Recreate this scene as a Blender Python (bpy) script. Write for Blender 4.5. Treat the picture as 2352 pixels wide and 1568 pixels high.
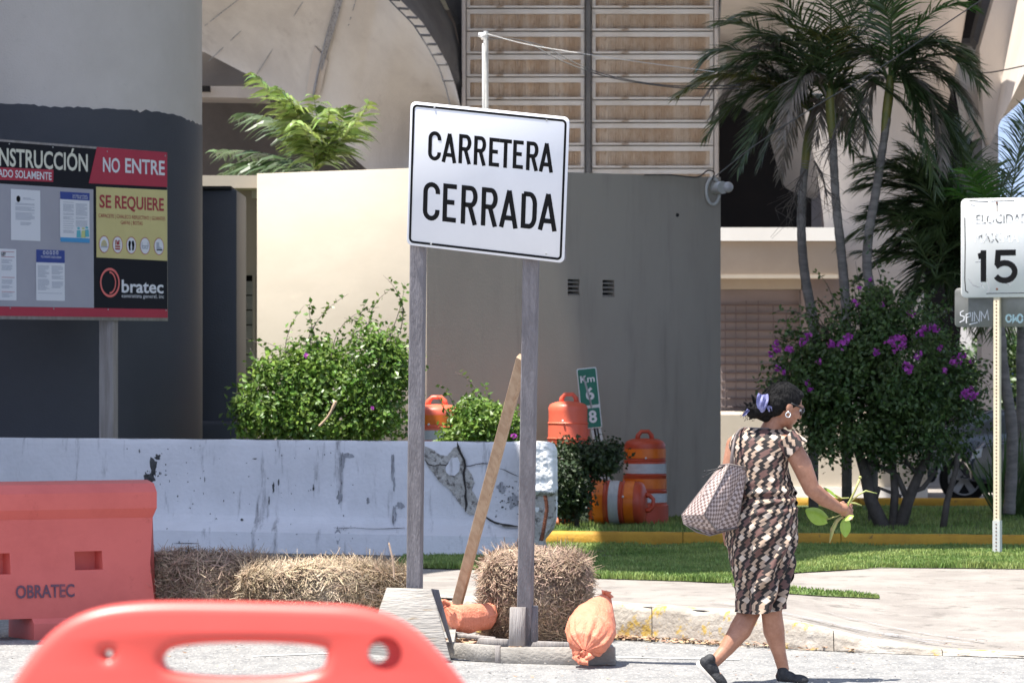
import bpy, bmesh, math, random
import numpy as np
from mathutils import Vector, Matrix, noise
random.seed(7); rng = np.random.default_rng(7)
for o in list(bpy.data.objects): bpy.data.objects.remove(o)
scn = bpy.context.scene
COL = scn.collection
# ------------------------------------------------------------------ camera, sky, sun, exposure
F = 8740.0; EYE = 1.556; CX = 1176.0; HY = 890.0
cam_d = bpy.data.cameras.new('camera'); cam = bpy.data.objects.new('camera', cam_d); COL.objects.link(cam)
cam.location = (0, 0, EYE); cam.rotation_euler = (math.radians(90), 0, 0)
cam_d.sensor_width = 36; cam_d.lens = 36*F/2352; cam_d.shift_y = (HY-784)/2352
cam_d.clip_start = 0.5; cam_d.clip_end = 2000
cam_d.dof.use_dof = True; cam_d.dof.focus_distance = 21.2; cam_d.dof.aperture_fstop = 10
scn.camera = cam
SUN_EL = 70.0; SUN_A = 35.0        # elevation; degrees in front of due left
ce = math.cos(math.radians(SUN_EL)); se = math.sin(math.radians(SUN_EL))
TOSUN = Vector((-ce*math.cos(math.radians(SUN_A)), -ce*math.sin(math.radians(SUN_A)), se))
world = bpy.data.worlds.new('World'); scn.world = world; world.use_nodes = True
wn = world.node_tree; bg = wn.nodes['Background']
sky = wn.nodes.new('ShaderNodeTexSky'); sky.sky_type = 'NISHITA'; sky.sun_disc = False
sky.sun_elevation = math.radians(SUN_EL); sky.sun_rotation = math.atan2(TOSUN.x, TOSUN.y) % (2*math.pi)
sky.dust_density = 0.3; sky.air_density = 1.0; sky.ozone_density = 4.0
hs = wn.nodes.new('ShaderNodeHueSaturation'); hs.inputs['Saturation'].default_value = 0.68
tcw = wn.nodes.new('ShaderNodeTexCoord'); va = wn.nodes.new('ShaderNodeVectorMath'); va.operation = 'ADD'; va.inputs[1].default_value = (0,0,.35)
vn = wn.nodes.new('ShaderNodeVectorMath'); vn.operation = 'NORMALIZE'; wn.links.new(tcw.outputs['Generated'], va.inputs[0]); wn.links.new(va.outputs[0], vn.inputs[0]); wn.links.new(vn.outputs[0], sky.inputs[0])
wn.links.new(sky.outputs[0], hs.inputs['Color']); wn.links.new(hs.outputs[0], bg.inputs[0]); bg.inputs[1].default_value = 0.135
sl = bpy.data.lights.new('sun', 'SUN'); sl.energy = 4.8; sl.angle = math.radians(0.5); sl.color = (1, 0.96, 0.89)
so = bpy.data.objects.new('sun', sl); COL.objects.link(so); so.location = (-5, 0, 30)
so.rotation_euler = TOSUN.to_track_quat('Z', 'Y').to_euler()
scn.view_settings.view_transform = 'Standard'; scn.view_settings.look = 'None'
scn.view_settings.gamma = 1; scn.view_settings.use_curve_mapping = False
scn.view_settings.exposure = 1.2

# ------------------------------------------------------------------ placing helpers
def X(px, D): return (px-CX)/F*D
def Z(py, D): return EYE-(py-HY)/F*D
def P(px, py, D): return Vector((X(px, D), D, Z(py, D)))
def smooth(a, b, t):
    t = min(1, max(0, (t-a)/(b-a))); return t*t*(3-2*t)

# ------------------------------------------------------------------ materials
def mat(name, c, c2=None, scale=3.0, rough=0.8, bump=0.0, bscale=40.0, metal=0.0, stretch=(1,1,1), c3=None, s3=20.0, lo3=0.62, hi3=0.7,
        detail=6, spec=0.5, trans=0.0, island=0.0, coat=0.0, lo=0.35, hi=0.65, stretch3=None):
    m = bpy.data.materials.new(name); m.use_nodes = True
    nt = m.node_tree; N = nt.nodes; L = nt.links; b = N['Principled BSDF']
    b.inputs['Roughness'].default_value = rough; b.inputs['Metallic'].default_value = metal
    b.inputs['Specular IOR Level'].default_value = spec
    if coat: b.inputs['Coat Weight'].default_value = coat
    def rgba(q): return (q[0], q[1], q[2], 1)
    b.inputs['Base Color'].default_value = rgba(c)
    tc = N.new('ShaderNodeTexCoord')
    def mapped(st):
        mp = N.new('ShaderNodeMapping'); mp.inputs['Scale'].default_value = st
        L.new(tc.outputs['Object'], mp.inputs[0]); return mp.outputs[0]
    vec = mapped(stretch)
    out = None
    def noise_fac(sc, lo, hi, v, dt=detail):
        n = N.new('ShaderNodeTexNoise'); n.inputs['Scale'].default_value = sc; n.inputs['Detail'].default_value = dt
        n.inputs['Roughness'].default_value = 0.68
        L.new(v, n.inputs['Vector'])
        r = N.new('ShaderNodeMapRange'); r.inputs[1].default_value = lo; r.inputs[2].default_value = hi
        r.interpolation_type = 'SMOOTHSTEP'
        L.new(n.outputs['Fac'], r.inputs[0]); return r.outputs[0]
    def mix(f, a, bb):
        x = N.new('ShaderNodeMix'); x.data_type = 'RGBA'
        if f is not None: L.new(f, x.inputs[0])
        for s, q in ((x.inputs[6], a), (x.inputs[7], bb)):
            if isinstance(q, tuple): s.default_value = rgba(q)
            else: L.new(q, s)
        return x.outputs[2]
    if c2 is not None:
        out = mix(noise_fac(scale, lo, hi, vec), c, c2)
    if c3 is not None:
        out = mix(noise_fac(s3, lo3, hi3, mapped(stretch3) if stretch3 else vec, 8), out if out is not None else c, c3)
    if island:
        g = N.new('ShaderNodeNewGeometry'); h = N.new('ShaderNodeHueSaturation')
        r = N.new('ShaderNodeMapRange'); r.inputs[3].default_value = 1-island; r.inputs[4].default_value = 1+island
        L.new(g.outputs['Random Per Island'], r.inputs[0]); L.new(r.outputs[0], h.inputs['Value'])
        r2 = N.new('ShaderNodeMapRange'); r2.inputs[3].default_value = 0.5-island*0.05; r2.inputs[4].default_value = 0.5+island*0.04
        mm = N.new('ShaderNodeMath'); mm.operation = 'FRACT'; m2 = N.new('ShaderNodeMath'); m2.operation = 'MULTIPLY'; m2.inputs[1].default_value = 17.3
        L.new(g.outputs['Random Per Island'], m2.inputs[0]); L.new(m2.outputs[0], mm.inputs[0]); L.new(mm.outputs[0], r2.inputs[0]); L.new(r2.outputs[0], h.inputs['Hue'])
        if out is not None: L.new(out, h.inputs['Color'])
        else: h.inputs['Color'].default_value = rgba(c)
        out = h.outputs[0]
    if out is not None: L.new(out, b.inputs['Base Color'])
    if bump:
        n = N.new('ShaderNodeTexNoise'); n.inputs['Scale'].default_value = bscale; n.inputs['Detail'].default_value = 8
        L.new(vec, n.inputs['Vector'])
        bp = N.new('ShaderNodeBump'); bp.inputs['Strength'].default_value = bump; bp.inputs['Distance'].default_value = 0.02
        L.new(n.outputs['Fac'], bp.inputs['Height']); L.new(bp.outputs[0], b.inputs['Normal'])
    if trans:
        t = N.new('ShaderNodeBsdfTranslucent'); ms = N.new('ShaderNodeMixShader'); ms.inputs[0].default_value = trans
        if out is not None: L.new(out, t.inputs['Color'])
        else: t.inputs['Color'].default_value = rgba(c)
        L.new(b.outputs[0], ms.inputs[1]); L.new(t.outputs[0], ms.inputs[2])
        L.new(ms.outputs[0], N['Material Output'].inputs['Surface'])
    return m
M = {}
def cm(name, *a, **k): M[name] = mat(name, *a, **k)
cm('asphalt', (.19,.187,.183), (.27,.262,.25), 7, .92, .9, 45, c3=(.42,.40,.37), s3=38, lo3=.53, hi3=.64, stretch=(1,.45,1))
cm('pave', (.30,.27,.24), (.225,.20,.178), 1.8, .9, .35, 60, c3=(.13,.115,.10), s3=5, lo3=.53, hi3=.72, stretch=(1,.8,1))
cm('kerb_worn', (.46,.42,.37), (.31,.27,.225), 3, .9, .6, 30, c3=(.42,.28,.06), s3=5.5, lo3=.55, hi3=.62)
cm('kerb_yellow', (.52,.29,.025), (.40,.21,.02), 2, .75, .3, 40, c3=(.09,.06,.03), s3=7, lo3=.60, hi3=.7)
cm('soil', (.06,.05,.04), (.035,.04,.02), 4, .95, .6, 30)
cm('turf', (.075,.10,.03), (.11,.14,.05), 3, .95, .5, 60)
cm('grass', (.13,.225,.045), (.30,.37,.11), 1.3, .6, island=.35, trans=.3)
cm('cream', (.54,.475,.385), (.50,.44,.355), 1.0, .85, .12, 90, c3=(.60,.52,.41), s3=1.5, lo3=.60, hi3=.8, stretch=(1,1,2.2))
cm('greywall', (.37,.33,.28), (.335,.297,.252), .7, .85, .12, 110, stretch=(1,1,.35), c3=(.26,.23,.20), s3=1.4, lo3=.5, hi3=.76, stretch3=(2.5,2.5,.22))
cm('beigewall', (.42,.37,.30), (.38,.33,.27), 1, .85, .1, 90)
cm('garage', (.47,.38,.295), (.43,.345,.265), 1, .85)
cm('whitewall', (.8,.77,.72), (.74,.71,.66), 1, .8)
cm('dark', (.018,.016,.015), rough=.9)
cm('black', (.012,.012,.013), rough=.5)
cm('concrete', (.70,.65,.59), (.58,.53,.48), .5, .85, .25, 25, c3=(.42,.37,.33), s3=1.2, lo3=.56, hi3=.8, stretch=(1.6,1,.45))
cm('concrete_light', (.62,.55,.485), (.50,.44,.39), .5, .85, .2, 25, stretch=(1.2,1,.5))
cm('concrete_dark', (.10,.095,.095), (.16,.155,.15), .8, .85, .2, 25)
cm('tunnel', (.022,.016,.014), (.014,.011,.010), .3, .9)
cm('pillar_grey', (.62,.565,.52), (.55,.50,.455), .5, .85, .25, 70, c3=(.48,.44,.40), s3=6, lo3=.6, hi3=.8)
cm('navy', (.042,.044,.055), (.050,.052,.063), .8, .6, .15, 60)
cm('panel_frame', (.58,.52,.45), (.68,.64,.59), 1.2, .85, .2, 40, c3=(.26,.17,.10), s3=3, lo3=.58, hi3=.7)
cm('panel_rib', (.50,.35,.23), (.62,.50,.38), 2.5, .9, .8, 14, c3=(.30,.19,.12), s3=9, lo3=.52, hi3=.72, stretch=(2.5,1,.7))
cm('barrier', (.80,.785,.81), (.68,.67,.69), .8, .8, .3, 30, c3=(.20,.19,.20), s3=2.6, lo3=.55, hi3=.74, stretch3=(3.4,1,.5))
cm('barrier_end', (.83,.83,.82), (.78,.78,.76), 5, .75, .7, 26, c3=(.34,.33,.30), s3=9, lo3=.66, hi3=.72)
cm('spall', (.40,.375,.34), (.54,.51,.47), 14, .95, 1.0, 45, c3=(.17,.155,.14), s3=20, lo3=.52, hi3=.62)
cm('crack', (.035,.03,.028), rough=.95)
cm('stain', (.03,.03,.03), (.10,.10,.10), 20, .9)
cm('stain_soft', (.30,.30,.32), (.42,.42,.44), 14, .9, c3=(.16,.155,.16), s3=16, lo3=.5, hi3=.62, stretch=(2.6,1,.5))
cm('rust', (.20,.065,.03), (.09,.035,.02), 25, .85, .5, 60)
cm('redplastic', (.64,.13,.105), (.56,.105,.085), 1.6, .5, .08, 60, c3=(.42,.07,.05), s3=4, lo3=.6, hi3=.75)
cm('pinkplastic', (.80,.10,.075), (.76,.09,.065), 1, .38, spec=.6)
cm('drum', (.85,.17,.10), (.78,.14,.08), 2, .4, .05, 30)
cm('drum_old', (.55,.075,.03), (.45,.06,.025), 2, .45)
cm('band_orange', (.80,.19,.015), (.68,.14,.01), 6, .35)
cm('band_white', (.55,.56,.58), (.46,.47,.49), 12, .3, stretch=(1,1,4))
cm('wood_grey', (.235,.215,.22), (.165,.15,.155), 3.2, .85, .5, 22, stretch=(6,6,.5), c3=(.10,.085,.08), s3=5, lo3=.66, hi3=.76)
cm('wood_sunlit', (.34,.31,.29), (.25,.22,.20), 3.2, .85, .5, 22, stretch=(6,6,.5), c3=(.15,.12,.10), s3=5, lo3=.66, hi3=.76)  # lighter copy of the grey timber, sun put into its colour
cm('wood_fresh', (.50,.36,.245), (.38,.25,.16), 3.0, .8, .3, 22, stretch=(7,7,.6), c3=(.24,.13,.06), s3=3, lo3=.62, hi3=.74)
cm('wood_board', (.36,.33,.29), (.25,.228,.20), 4, .85, .35, 22, stretch=(.7,5,3), c3=(.11,.09,.08), s3=4, lo3=.64, hi3=.74)
cm('plywood', (.42,.39,.35), (.33,.30,.265), 3, .85, .4, 22, stretch=(.8,2,5), c3=(.26,.18,.10), s3=2.5, lo3=.55, hi3=.66)
cm('sandbag', (.80,.27,.16), (.70,.22,.12), 6, .6, .5, 50, c3=(.85,.38,.26), s3=9, lo3=.55, hi3=.75, stretch=(3,3,.9))
cm('straw_core', (.10,.07,.045), (.16,.12,.08), 20, .95, 1, 40)
cm('straw', (.40,.30,.19), (.52,.42,.30), 3, .7, island=.4)
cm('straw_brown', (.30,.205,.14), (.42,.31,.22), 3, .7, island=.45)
cm('dry_leaf', (.33,.19,.10), (.45,.30,.19), 4, .7, island=.4)
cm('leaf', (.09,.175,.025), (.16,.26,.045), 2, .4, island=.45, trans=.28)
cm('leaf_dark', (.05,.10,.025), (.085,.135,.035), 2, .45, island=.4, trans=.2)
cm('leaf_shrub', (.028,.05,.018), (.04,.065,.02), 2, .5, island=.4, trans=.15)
cm('bark', (.15,.115,.10), (.22,.18,.16), 6, .9, .6, 30)
cm('bark_dark', (.07,.055,.045), (.11,.09,.075), 6, .9, .6, 30)
cm('palm_bark', (.17,.15,.135), (.27,.24,.215), 5, .85, .4, 30, stretch=(1,1,4))
cm('palm_shaft', (.13,.15,.035), (.22,.19,.04), 4, .5)
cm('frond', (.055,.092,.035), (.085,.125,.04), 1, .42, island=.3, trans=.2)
cm('frond_lit', (.11,.18,.03), (.22,.29,.08), 2, .36, island=.5, trans=.3)  # brighter copy of the frond green, sunlight put into the colour
cm('frond_yellow', (.17,.15,.03), (.10,.12,.03), 1.5, .5, island=.3, trans=.25)
cm('frond_dead', (.22,.185,.15), (.32,.27,.23), 2, .7, island=.3, trans=.15)
cm('frond_green', (.06,.17,.03), (.09,.22,.04), 2, .45, island=.3, trans=.3)
cm('flower', (.42,.05,.42), (.55,.10,.50), 3, .6, island=.3, trans=.35)
cm('sheet_white', (.78,.78,.80), (.75,.75,.77), 2, .45)
cm('sheet_sign15', (.84,.84,.83), (.80,.80,.79), 2, .5)
cm('sign_back', (.22,.22,.21), (.30,.30,.29), 3, .45, metal=.3)
cm('ink', (.006,.006,.007), rough=.7, spec=.12)
cm('green_sign', (.0,.16,.10), (.0,.13,.08), 3, .4)
cm('steel', (.45,.45,.44), (.36,.36,.35), 6, .45, metal=.4)
cm('galv', (.62,.62,.60), (.50,.50,.49), 6, .5, metal=.1)
cm('post_cream', (.76,.66,.48), (.70,.60,.43), 6, .55)
cm('board_black', (.009,.009,.014), rough=.6, spec=.2)
cm('board_red', (.42,.016,.045), (.38,.014,.04), 2, .5)
cm('board_grey', (.36,.35,.39), (.34,.33,.37), 2, .5)
cm('board_yellow', (.62,.53,.22), (.58,.49,.20), 2, .5)
cm('print_white', (.70,.70,.73), rough=.5)
cm('print_paleyellow', (.68,.66,.55), rough=.5)
cm('print_red', (.35,.02,.03), rough=.5)
cm('print_grey', (.38,.40,.46), rough=.6)
cm('print_blue', (.02,.045,.25), rough=.5)
cm('print_cyan', (.05,.28,.55), rough=.5)
cm('print_teal', (.10,.42,.50), rough=.5)
cm('print_lime', (.50,.55,.22), rough=.5)
cm('print_pink', (.72,.15,.13), rough=.5)
cm('skin', (.44,.22,.14), (.33,.15,.09), 9, .5, .06, 120, spec=.4)
cm('hair', (.005,.0045,.0045), (.012,.011,.011), 30, .7, .8, 60, stretch=(2,2,.4), spec=.15)
cm('scarf', (.30,.30,.52), (.12,.12,.28), 30, .7, .3, 50)
cm('glass_dark', (.02,.02,.025), rough=.1)
cm('silver', (.8,.8,.8), rough=.25, metal=.8)
cm('shoe', (.012,.012,.014), (.03,.03,.032), 30, .7, .3, 80)
cm('sole', (.62,.58,.52), (.45,.40,.35), 20, .8)
cm('leaf_plant', (.26,.42,.04), (.36,.52,.10), 6, .4, trans=.35)
cm('stem_plant', (.30,.40,.10), (.38,.30,.12), 8, .5)
cm('strap', (.16,.13,.12), rough=.6)
cm('carpaint', (.012,.016,.028), rough=.25, coat=1)
cm('carglass', (.01,.012,.015), rough=.08)
cm('tyre', (.015,.015,.015), rough=.85)
cm('rim', (.55,.55,.56), rough=.35, metal=.4)
cm('lamp_glass', (.5,.5,.52), rough=.15)
cm('tail_red', (.5,.01,.015), rough=.3)
cm('white_line', (.72,.72,.70), (.5,.5,.48), 20, .8)
cm('wire', (.03,.03,.03), rough=.6)
cm('white_paint', (.80,.80,.80), (.72,.72,.72), 5, .6)
cm('glassblock', (.30,.29,.25), (.22,.22,.19), 5, .3)
cm('shutter', (.24,.195,.185), (.20,.165,.155), 1, .8)
cm('far_wall', (.55,.5,.45), (.5,.46,.42), 1, .8)
cm('far_blue', (.04,.07,.14), rough=.5)

# woven checker of the bag
def bag_material():
    m = mat('woven', (.40,.32,.31), rough=.55)
    nt = m.node_tree; N = nt.nodes; L = nt.links; b = N['Principled BSDF']
    uv = N.new('ShaderNodeUVMap'); ch = N.new('ShaderNodeTexChecker'); ch.inputs['Scale'].default_value = 1.0
    ch.inputs[1].default_value = (.50,.40,.37,1); ch.inputs[2].default_value = (.12,.08,.07,1)
    L.new(uv.outputs[0], ch.inputs[0])
    mx = N.new('ShaderNodeMix'); mx.data_type = 'RGBA'; mx.inputs[0].default_value = .25
    L.new(ch.outputs[0], mx.inputs[6]); mx.inputs[7].default_value = (.25,.18,.155,1)
    L.new(mx.outputs[2], b.inputs['Base Color'])
    bp = N.new('ShaderNodeBump'); bp.inputs['Strength'].default_value = .4; L.new(ch.outputs[1], bp.inputs['Height']); L.new(bp.outputs[0], b.inputs['Normal'])
    return m
M['woven'] = bag_material()
def attr_material(name):
    m = mat(name, (.5,.5,.5), rough=.75); nt = m.node_tree
    a = nt.nodes.new('ShaderNodeVertexColor'); a.layer_name = 'Col'
    nt.links.new(a.outputs[0], nt.nodes['Principled BSDF'].inputs['Base Color']); return m
M['dress'] = attr_material('dress')

# ------------------------------------------------------------------ object helpers
def thing(name, label, cat, loc=(0,0,0), group=None):
    o = bpy.data.objects.new(name, None); COL.objects.link(o); o.location = loc; o.empty_display_size = .1
    o['label'] = label; o['category'] = cat
    if group: o['group'] = group
    return o
def tag(o, label, cat, group=None):
    o['label'] = label; o['category'] = cat
    if group: o['group'] = group
    return o
def root_loc(p):
    v = Vector((0,0,0))
    while p is not None: v += p.location; p = p.parent
    return v
class MB:
    def __init__(s): s.v = []; s.f = []; s.mi = []; s.cur = 0
    def add(s, vs, fs):
        n = len(s.v); s.v.extend([tuple(v) for v in vs])
        for f in fs: s.f.append(tuple(i+n for i in f)); s.mi.append(s.cur)
        return s
    def box(s, a, b):
        x0,y0,z0 = a; x1,y1,z1 = b
        return s.add([(x0,y0,z0),(x1,y0,z0),(x1,y1,z0),(x0,y1,z0),(x0,y0,z1),(x1,y0,z1),(x1,y1,z1),(x0,y1,z1)],
              [(0,3,2,1),(4,5,6,7),(0,1,5,4),(1,2,6,5),(2,3,7,6),(3,0,4,7)])
    def beam(s, p, q, w, d, up=Vector((0,1,0)), c=0.0):
        # rectangular bar from p to q, w across, d along "up"
        p = Vector(p); q = Vector(q); t = (q-p).normalized(); side = t.cross(up).normalized(); u2 = side.cross(t).normalized()
        vs = []
        if c <= 0:
            pr = [(-1,-1),(1,-1),(1,1),(-1,1)]; pr = [(a*w/2, b*d/2) for a, b in pr]
        else:
            W, H = w/2, d/2
            pr = [(-W+c,-H),(W-c,-H),(W,-H+c),(W,H-c),(W-c,H),(-W+c,H),(-W,H-c),(-W,-H+c)]
        n = len(pr)
        for e in (p, q):
            for a, b in pr: vs.append(e+side*a+u2*b)
        fs = [(i, (i+1) % n, n+(i+1) % n, n+i) for i in range(n)] + [tuple(range(n-1,-1,-1)), tuple(range(n, 2*n))]
        return s.add(vs, fs)
    def tube(s, pts, rad, n=8, cap=True):
        pts = [Vector(p) for p in pts]
        if not isinstance(rad, (list, tuple)): rad = [rad]*len(pts)
        prev = None; base = len(s.v); fs = []; vs = []
        for i, p in enumerate(pts):
            t = (pts[min(i+1, len(pts)-1)]-pts[max(i-1, 0)])
            if t.length < 1e-9: t = Vector((0,0,1))
            t.normalize()
            if prev is None: a = t.orthogonal().normalized()
            else:
                a = prev - t*prev.dot(t)
                a = a.normalized() if a.length > 1e-6 else t.orthogonal().normalized()
            prev = a; b = t.cross(a)
            for k in range(n):
                th = 2*math.pi*k/n; vs.append(p+(a*math.cos(th)+b*math.sin(th))*rad[i])
        for i in range(len(pts)-1):
            for k in range(n):
                fs.append((i*n+k, i*n+(k+1) % n, (i+1)*n+(k+1) % n, (i+1)*n+k))
        if cap: fs += [tuple(range(n-1,-1,-1)), tuple(range((len(pts)-1)*n, len(pts)*n))]
        return s.add(vs, fs)
    def lathe(s, prof, n=32, o=(0,0,0)):
        vs = []; fs = []
        for r, z in prof:
            for k in range(n):
                th = 2*math.pi*k/n; vs.append((o[0]+r*math.cos(th), o[1]+r*math.sin(th), o[2]+z))
        for i in range(len(prof)-1):
            for k in range(n): fs.append((i*n+k, i*n+(k+1) % n, (i+1)*n+(k+1) % n, (i+1)*n+k))
        fs += [tuple(range(n-1,-1,-1)), tuple(range((len(prof)-1)*n, len(prof)*n))]
        return s.add(vs, fs)
    def prism(s, poly, vec):
        poly = [Vector(p) for p in poly]; n = len(poly); v = Vector(vec)
        return s.add(poly+[p+v for p in poly], [tuple(range(n)), tuple(range(2*n-1, n-1, -1))]+[(i, n+i, n+(i+1) % n, (i+1) % n) for i in range(n)])
    def grid(s, fn, nu, nv):
        vs = [fn(i/nu, j/nv) for j in range(nv+1) for i in range(nu+1)]
        return s.add(vs, [(j*(nu+1)+i, j*(nu+1)+i+1, (j+1)*(nu+1)+i+1, (j+1)*(nu+1)+i) for j in range(nv) for i in range(nu)])
    def ball(s, c, r, n=16, m=10):
        if not isinstance(r, (tuple, list)): r = (r,r,r)
        return s.ell(Vector(c), Vector((r[0],0,0)), Vector((0,r[1],0)), Vector((0,0,r[2])), n, m)
    def ell(s, c, a, b, d, n=16, m=10):
        vs = [c-d]; fs = []
        for j in range(1, m):
            ph = -math.pi/2+math.pi*j/m
            for k in range(n):
                th = 2*math.pi*k/n; vs.append(c+(a*math.cos(th)+b*math.sin(th))*math.cos(ph)+d*math.sin(ph))
        vs.append(c+d); last = len(vs)-1
        for k in range(n): fs.append((0, 1+(k+1) % n, 1+k)); fs.append((last, 1+(m-2)*n+k, 1+(m-2)*n+(k+1) % n))
        for j in range(m-2):
            for k in range(n): fs.append((1+j*n+k, 1+j*n+(k+1) % n, 1+(j+1)*n+(k+1) % n, 1+(j+1)*n+k))
        return s.add(vs, fs)
    def cap(s, p, q, r1, r2, n=16):
        # tapered capsule
        p = Vector(p); q = Vector(q); t = (q-p).normalized(); pts = []; rs = []
        for k in range(5): a = math.pi/2*(1-k/4); pts.append(p-t*r1*math.sin(a)); rs.append(max(r1*math.cos(a), r1*.03))
        for k in range(5): a = math.pi/2*k/4; pts.append(q+t*r2*math.sin(a)); rs.append(max(r2*math.cos(a), r2*.03))
        return s.tube(pts, rs, n)
    def build(s, name, mats, parent=None, smooth=False, kind=None, fix=False, local=False):
        me = bpy.data.meshes.new(name)
        v = s.v
        if parent is not None and not local:
            r = root_loc(parent); v = [(a-r.x, b-r.y, c-r.z) for a, b, c in s.v]
        me.from_pydata(v, [], s.f)
        if not isinstance(mats, (list, tuple)): mats = [mats]
        for m in mats: me.materials.append(M[m] if isinstance(m, str) else m)
        if len(mats) > 1: me.polygons.foreach_set('material_index', s.mi)
        if smooth is True: me.polygons.foreach_set('use_smooth', [True]*len(me.polygons))
        if fix:
            bm = bmesh.new(); bm.from_mesh(me); bmesh.ops.remove_doubles(bm, verts=bm.verts, dist=1e-5)
            bmesh.ops.recalc_face_normals(bm, faces=bm.faces); bm.to_mesh(me); bm.free()
        me.update()
        if smooth == 'auto':
            me.polygons.foreach_set('use_smooth', [True]*len(me.polygons)); me.set_sharp_from_angle(angle=math.radians(38))
        o = bpy.data.objects.new(name, me); COL.objects.link(o)
        if parent is not None: o.parent = parent
        if kind: o['kind'] = kind
        return o
def bevel(o, w, seg=2):
    bm = bmesh.new(); bm.from_mesh(o.data)
    bmesh.ops.remove_doubles(bm, verts=bm.verts, dist=1e-5)
    bmesh.ops.recalc_face_normals(bm, faces=bm.faces)
    ed = [e for e in bm.edges if len(e.link_faces) == 2 and e.calc_face_angle(0) > .4]
    bmesh.ops.bevel(bm, geom=ed, offset=w, segments=seg, affect='EDGES', profile=.6)
    bm.to_mesh(o.data); bm.free()
    o.data.polygons.foreach_set('use_smooth', [True]*len(o.data.polygons)); o.data.set_sharp_from_angle(angle=math.radians(50))
    return o
def copy_tree(o, parent=None):
    c = o.copy(); COL.objects.link(c); c.parent = parent
    for ch in list(o.children): copy_tree(ch, c)
    return c
def bez(p0, p1, p2, n=10):
    p0, p1, p2 = Vector(p0), Vector(p1), Vector(p2)
    return [p0*(1-t)**2+p1*2*t*(1-t)+p2*t*t for t in [i/n for i in range(n+1)]]
def interp(tab, x):
    xs = [t[0] for t in tab]
    return [float(np.interp(x, xs, [t[k] for t in tab])) for k in range(1, len(tab[0]))]

# ---- flat panel with its own axes: local units are picture pixels of the photograph measured on the panel
class Panel:
    def __init__(s, O, U, V, n=None):
        s.O = Vector(O); s.U = Vector(U); s.V = Vector(V)     # U, V: metres per local unit
        s.N = s.U.cross(s.V).normalized()
        if s.N.y > 0: s.N = -s.N                          # toward the camera
    def p(s, x, y, h=0): return s.O+s.U*x+s.V*y+s.N*h
    def rect(s, mb, x0, y0, x1, y1, h, t=.002):
        mb.prism([s.p(x0,y0,h), s.p(x1,y0,h), s.p(x1,y1,h), s.p(x0,y1,h)], s.N*-t); return mb
    def poly(s, mb, pts, h, t=.002):
        mb.prism([s.p(x,y,h) for x,y in pts], s.N*-t); return mb
    def rrect_pts(s, x0, y0, x1, y1, r, n=6):
        out = []
        for cx, cy, a0 in ((x1-r,y0+r,-90),(x1-r,y1-r,0),(x0+r,y1-r,90),(x0+r,y0+r,180)):
            for k in range(n+1):
                a = math.radians(a0+90*k/n); out.append((cx+r*math.cos(a), cy+r*math.sin(a)))
        return out
    def ring(s, mb, x0, y0, x1, y1, r, w, h):
        a = s.rrect_pts(x0,y0,x1,y1,r); b = s.rrect_pts(x0+w,y0+w,x1-w,y1-w,max(r-w,.002)); n = len(a)
        mb.add([s.p(x,y,h) for x,y in a]+[s.p(x,y,h) for x,y in b], [(i,(i+1)%n,n+(i+1)%n,n+i) for i in range(n)])
    def stroke(s, mb, pts, w, h):
        pts = [p for i, p in enumerate(pts) if i == 0 or math.hypot(p[0]-pts[i-1][0], p[1]-pts[i-1][1]) > 1e-5]
        n = len(pts); L = []; R = []
        P2 = [Vector((x,y)) for x,y in pts]
        for i in range(n):
            d1 = (P2[i]-P2[i-1]).normalized() if i else (P2[1]-P2[0]).normalized()
            d2 = (P2[i+1]-P2[i]).normalized() if i < n-1 else d1
            t = (d1+d2); t = t.normalized() if t.length > 1e-6 else d1
            nn = Vector((-t.y,t.x)); k = 1/max(.35, nn.dot(Vector((-d1.y,d1.x))))
            L.append(P2[i]+nn*w/2*k); R.append(P2[i]-nn*w/2*k)
        mb.add([s.p(q.x,q.y,h) for q in L]+[s.p(q.x,q.y,h) for q in R], [(i,i+1,n+i+1,n+i) for i in range(n-1)])
    def text(s, name, txt, x, y, height, width, material, h, parent, bold=0.0, label=None):
        # text fitted into a box: left x, baseline y, cap height, total width
        cu = bpy.data.curves.new('t', 'FONT'); cu.body = txt; cu.size = 1; cu.offset = bold; cu.resolution_u = 3
        o = bpy.data.objects.new('t', cu); COL.objects.link(o)
        dg = bpy.context.evaluated_depsgraph_get(); dg.update()
        me = bpy.data.meshes.new_from_object(o.evaluated_get(dg)); bpy.data.objects.remove(o)
        vs = np.empty(len(me.vertices)*3); me.vertices.foreach_get('co', vs); vs = vs.reshape(-1,3)
        x0, x1 = vs[:,0].min(), vs[:,0].max(); caph = 0.73
        r = root_loc(parent)
        out = []
        for a in vs:
            q = s.p(x+(a[0]-x0)/(x1-x0)*width, y-a[1]/caph*height, h)-r; out += [q.x,q.y,q.z]
        me.vertices.foreach_set('co', out); me.materials.clear(); me.materials.append(M[material]); me.name = name; me.update()
        ob = bpy.data.objects.new(name, me); COL.objects.link(ob); ob.parent = parent
        if label: ob['label'] = label
        return ob
def arc(cx, cy, rx, ry, a0, a1, n=10):
    return [(cx+rx*math.cos(math.radians(a0+(a1-a0)*k/n)), cy+ry*math.sin(math.radians(a0+(a1-a0)*k/n))) for k in range(n+1)]
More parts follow.
